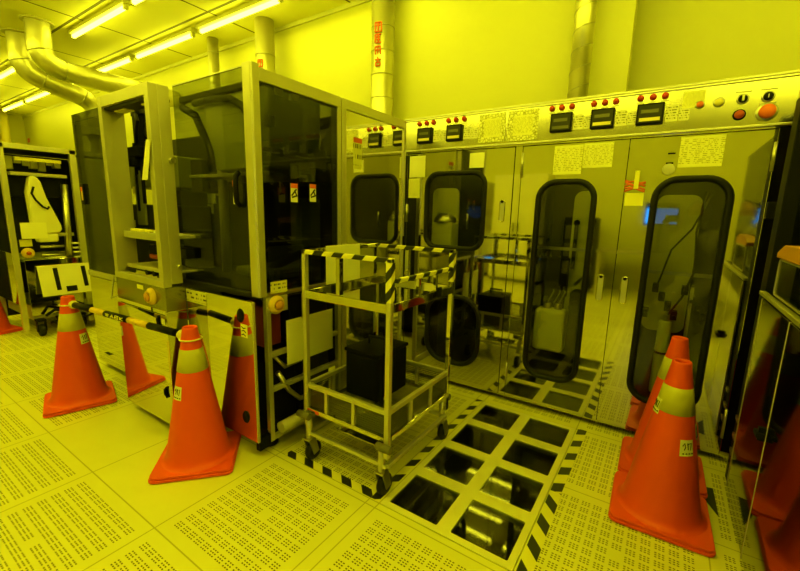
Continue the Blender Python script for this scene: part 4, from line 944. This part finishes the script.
# ------------------------------------------------------------------ behind the camera, seen in the polished steel
for i, (x, w, h) in enumerate([(-2.6, 1.1, 1.9), (-1.3, 1.0, 2.0), (2.6, 1.0, 1.95)]):
    t = thing('storage_cabinet', (x+w/2, -3.2, 0), ['pale cabinet against the wall behind the photographer, far left one', 'pale cabinet against the wall behind the photographer, middle one', 'pale cabinet against the wall behind the photographer, by the right wall'][i], 'cabinet')
    obj('body', MB().box(x, x+w, -3.58, -3.0, .06, h), WHITEP, t, .006); obj('plinth', MB().box(x+.03, x+w-.03, -3.55, -3.05, 0, .06), BLACK, t)
    for k in (0, 1):
        dd = obj('door', MB().box(x+.01+k*w/2, x+w/2-.01+k*w/2, -3.0, -2.98, .10, h-.04), WHITEP, t, .004)
        obj('handle', MB().box(x+w/2-.06+k*.09, x+w/2-.03+k*.09, -2.98, -2.955, .95, 1.12), BLACK, dd, .004)
t = thing('work_desk', (1.3, -2.9, 0), 'steel desk behind the photographer', 'desk')
obj('worktop', MB().box(.65, 2.25, -3.25, -2.55, .72, .75), STEEL_DULL, t, .004)
for x in (.69, 2.21):
    for y in (-3.2, -2.6): obj('leg', MB().box(x-.02, x+.02, y-.02, y+.02, 0, .72), ALU, t)
t = thing('monitor', (1.46, -2.85, .75), 'monitor with a blue screen on the desk behind the photographer', 'monitor')
obj('stand', MB().box(1.35, 1.57, -2.92, -2.76, .75, .765).box(1.43, 1.49, -2.86, -2.83, .765, 1.2), BLACK, t); hb = obj('housing', MB().box(1.24, 1.68, -2.84, -2.80, 1.16, 1.50), BLACK, t, .006)
obj('screen', MB().box(1.26, 1.66, -2.80, -2.797, 1.19, 1.42), SCREEN, hb)
t = thing('test_rack', (.4, -2.95, 0), 'dark equipment rack beside the desk behind the photographer', 'rack')
obj('housing', MB().box(.45-.35, .58, -3.3, -2.7, .08, 1.25), BLACK, t, .01)
for z in (.3, .6, .9): obj('front_unit', MB().box(.13, .55, -2.70, -2.68, z, z+.22), ALU_SIDE, t, .004)
for x in (.15, .53):
    for y in (-3.25, -2.75): obj('caster', MB().cyl((x-.015, y, .04), (x+.015, y, .04), .04, 16).box(x-.02, x+.02, y-.02, y+.02, .04, .08), RUBBER, t)

# ------------------------------------------------------------------ the photographer
F = Vector((-.551, .834, 0)).normalized(); Rt = Vector((.834, .551, 0)); U = Vector((0, 0, 1))
PO = Vector((1.85, -.935, 0))
def W(r, f, z): return PO + Rt*r + F*f + U*z
CAMP = Vector((1.5735, -.6347, 1.2715))
ph_c = CAMP - F*.035
def skin_obj(name, verts, edges, radii, root, m, parent, sub=2):
    me = bpy.data.meshes.new(name); me.from_pydata([tuple(v-ORG[parent.name]) for v in verts], edges, []); me.materials.append(m)
    o = bpy.data.objects.new(name, me); COL.objects.link(o); o.parent = parent; ORG[o.name] = ORG[parent.name]
    s = o.modifiers.new('skin', 'SKIN'); s.use_smooth_shade = True
    for i, r in enumerate(radii):
        d = me.skin_vertices[0].data[i]; d.radius = r if isinstance(r, tuple) else (r, r); d.use_root = (i == root)
    b = o.modifiers.new('sub', 'SUBSURF'); b.levels = sub; b.render_levels = sub
    return o
man = thing('person', PO, 'crouching person in a white hooded coverall holding up a phone, seen only reflected', 'person')
V, Eg, Rr = [], [], []
def jv(p, r, frm=None):
    V.append(p); Rr.append(r)
    if frm is not None: Eg.append((frm, len(V)-1))
    return len(V)-1
pel = jv(W(0, -.16, .66), (.155, .120)); wst = jv(W(0, -.12, .81), (.145, .110), pel); chs = jv(W(0, -.05, .99), (.165, .120), wst); nkb = jv(W(0, .0, 1.15), (.10, .085), chs); nk = jv(W(0, .03, 1.21), .062, nkb)
hands = []
for s in (-1, 1):
    hp = jv(W(.095*s, -.13, .60), .105, pel); kn = jv(W(.13*s, .17, .42), .075, hp); an = jv(W(.12*s, -.06, .09), .058, kn); toe = jv(W(.135*s, .09, .045), .045, an)
    sh = jv(W(.185*s, -.01, 1.115), .080, chs)
    el = jv(W(.22*s-.06, .12, .90), .056, sh)
    tgt = ph_c + Rt*(.085*s) - F*.055 - U*.03
    wr = jv(tgt - F*.03 - U*.03 + Rt*.03*s, .036, el); hands.append((s, tgt))
skin_obj('coverall', V, Eg, Rr, pel, SUIT, man)
# head, hood, mask, goggles
hc = W(0, .065, 1.335)
hd = MB().ball((0, 0, 0), .098, 24, (.84, 1.0, 1.18))
def face(mb): return mb.xform(Matrix.Translation(hc) @ Matrix(((Rt.x, F.x, 0, 0), (Rt.y, F.y, 0, 0), (0, 0, 1, 0), (0, 0, 0, 1))))
head = obj('head', face(hd.ball((0, .098, -.012), .016, 10, (.8, 1.1, 1.5)).ball((-.086, 0, -.005), .02, 10, (.5, .9, 1.5)).ball((.086, 0, -.005), .02, 10, (.5, .9, 1.5))), SKIN, man)
eyes = MB()
for s in (-1, 1): eyes.ball((.033*s, .088, .012), .011, 10)
obj('eyes', face(eyes), BLACK, head)
hoodm = MB()
vs = []; nu, nv = 28, 14
for j in range(nv+1):
    ph = PI*.92*j/nv
    for i in range(nu+1):
        th = math.radians(52)+(2*PI-2*math.radians(52))*i/nu            # opening towards +F
        a = th+PI/2
        vs.append((.118*math.sin(ph)*math.cos(a), -.012+.122*math.sin(ph)*math.sin(a), .004+.142*math.cos(ph)))
hoodm.add(vs, [(j*(nu+1)+i, j*(nu+1)+i+1, (j+1)*(nu+1)+i+1, (j+1)*(nu+1)+i) for j in range(nv) for i in range(nu)], True)
hoodm.lathe([(.10, -.175), (.105, -.13), (.102, -.085)], (0, -.015, 0), 26)
hd_o = obj('hood', face(hoodm), SUIT, man); sd = hd_o.modifiers.new('thick', 'SOLIDIFY'); sd.thickness = .006
obj('mask', face(MB().ball((0, .038, -.055), .075, 20, (.95, .98, .82))), MASKM, man)
obj('goggles', face(MB().box(-.072, .072, .080, .108, -.008, .034)), ACRYLIC, man, .012, 3)
for s, tgt in hands:                                         # palm, four fingers round the phone's edge, thumb on its near side
    V, Eg, Rr = [], [], []
    w0 = jv(tgt - F*.03 - U*.03 + Rt*.03*s, .030); pm = jv(tgt + Rt*.018*s - F*.005 - U*.004, (.036, .020), w0); kn = jv(tgt + Rt*.010*s + F*.022 + U*.012, (.036, .018), pm)
    skin_obj('palm', V, Eg, Rr, 0, GLOVE, man)
    for k in range(4):
        V, Eg, Rr = [], [], []
        ln = (.9, 1.05, 1.0, .8)[k]; zo = U*(.034-.020*k)
        a = jv(tgt + Rt*.012*s + F*.012 + zo, .0095); b = jv(tgt + Rt*.006*s + F*(.040*ln) + zo + U*.004, .0092, a); c = jv(tgt - Rt*.014*s + F*(.055*ln) + zo + U*.006, .0085, b); d_ = jv(tgt - Rt*.034*s*ln + F*(.048*ln) + zo + U*.004, .0075, c)
        skin_obj('finger', V, Eg, Rr, 0, GLOVE, man)
    V, Eg, Rr = [], [], []
    a = jv(tgt + Rt*.016*s - F*.012 - U*.012, .0115); b = jv(tgt + Rt*.002*s - F*.020 + U*.014, .0105, a); c = jv(tgt - Rt*.020*s - F*.010 + U*.030, .009, b)
    skin_obj('thumb', V, Eg, Rr, 0, GLOVE, man)
ph = thing('phone', ph_c, 'black phone held by the person, seen only reflected', 'phone')
pb = MB().box(-.076, .076, -.004, .004, -.036, .036).xform(Matrix.Translation(ph_c) @ Matrix(((Rt.x, F.x, 0, 0), (Rt.y, F.y, 0, 0), (0, 0, 1, 0), (0, 0, 0, 1))))
pbo = obj('body', pb, BLACK, ph, .003)
obj('lens', MB().cyl(ph_c+F*.004, ph_c+F*.006, .008, 14), DARK, ph)

# ------------------------------------------------------------------ camera and exposure
cam = bpy.data.cameras.new('camera'); co = bpy.data.objects.new('camera', cam); COL.objects.link(co)
cam.sensor_fit = 'HORIZONTAL'; cam.sensor_width = 36; cam.lens = 36*399.35/800; cam.clip_start = .01
r_ = Vector((.83148047, .55503983, .02389586)); dn = Vector((.12011832, -.13761574, -.98317521)); fw = Vector((-.54241296, .82036132, -.18109525))
m3 = Matrix((r_, -dn, -fw)).transposed()
co.matrix_world = Matrix.Translation(CAMP) @ m3.to_4x4()
SC.camera = co
w = bpy.data.worlds.new('world'); SC.world = w; w.use_nodes = True
w.node_tree.nodes['Background'].inputs[0].default_value = (0, 0, 0, 1)
SC.view_settings.view_transform = 'Standard'; SC.view_settings.look = 'None'; SC.view_settings.gamma = 1.0; SC.view_settings.exposure = 0.75
SC.view_settings.use_curve_mapping = False
cy = SC.cycles
cy.max_bounces = 14; cy.diffuse_bounces = 5; cy.glossy_bounces = 8; cy.transparent_max_bounces = 24; cy.transmission_bounces = 6
cy.use_denoising = True; cy.caustics_reflective = False; cy.caustics_refractive = False; cy.blur_glossy = .3; cy.sample_clamp_indirect = 6.0
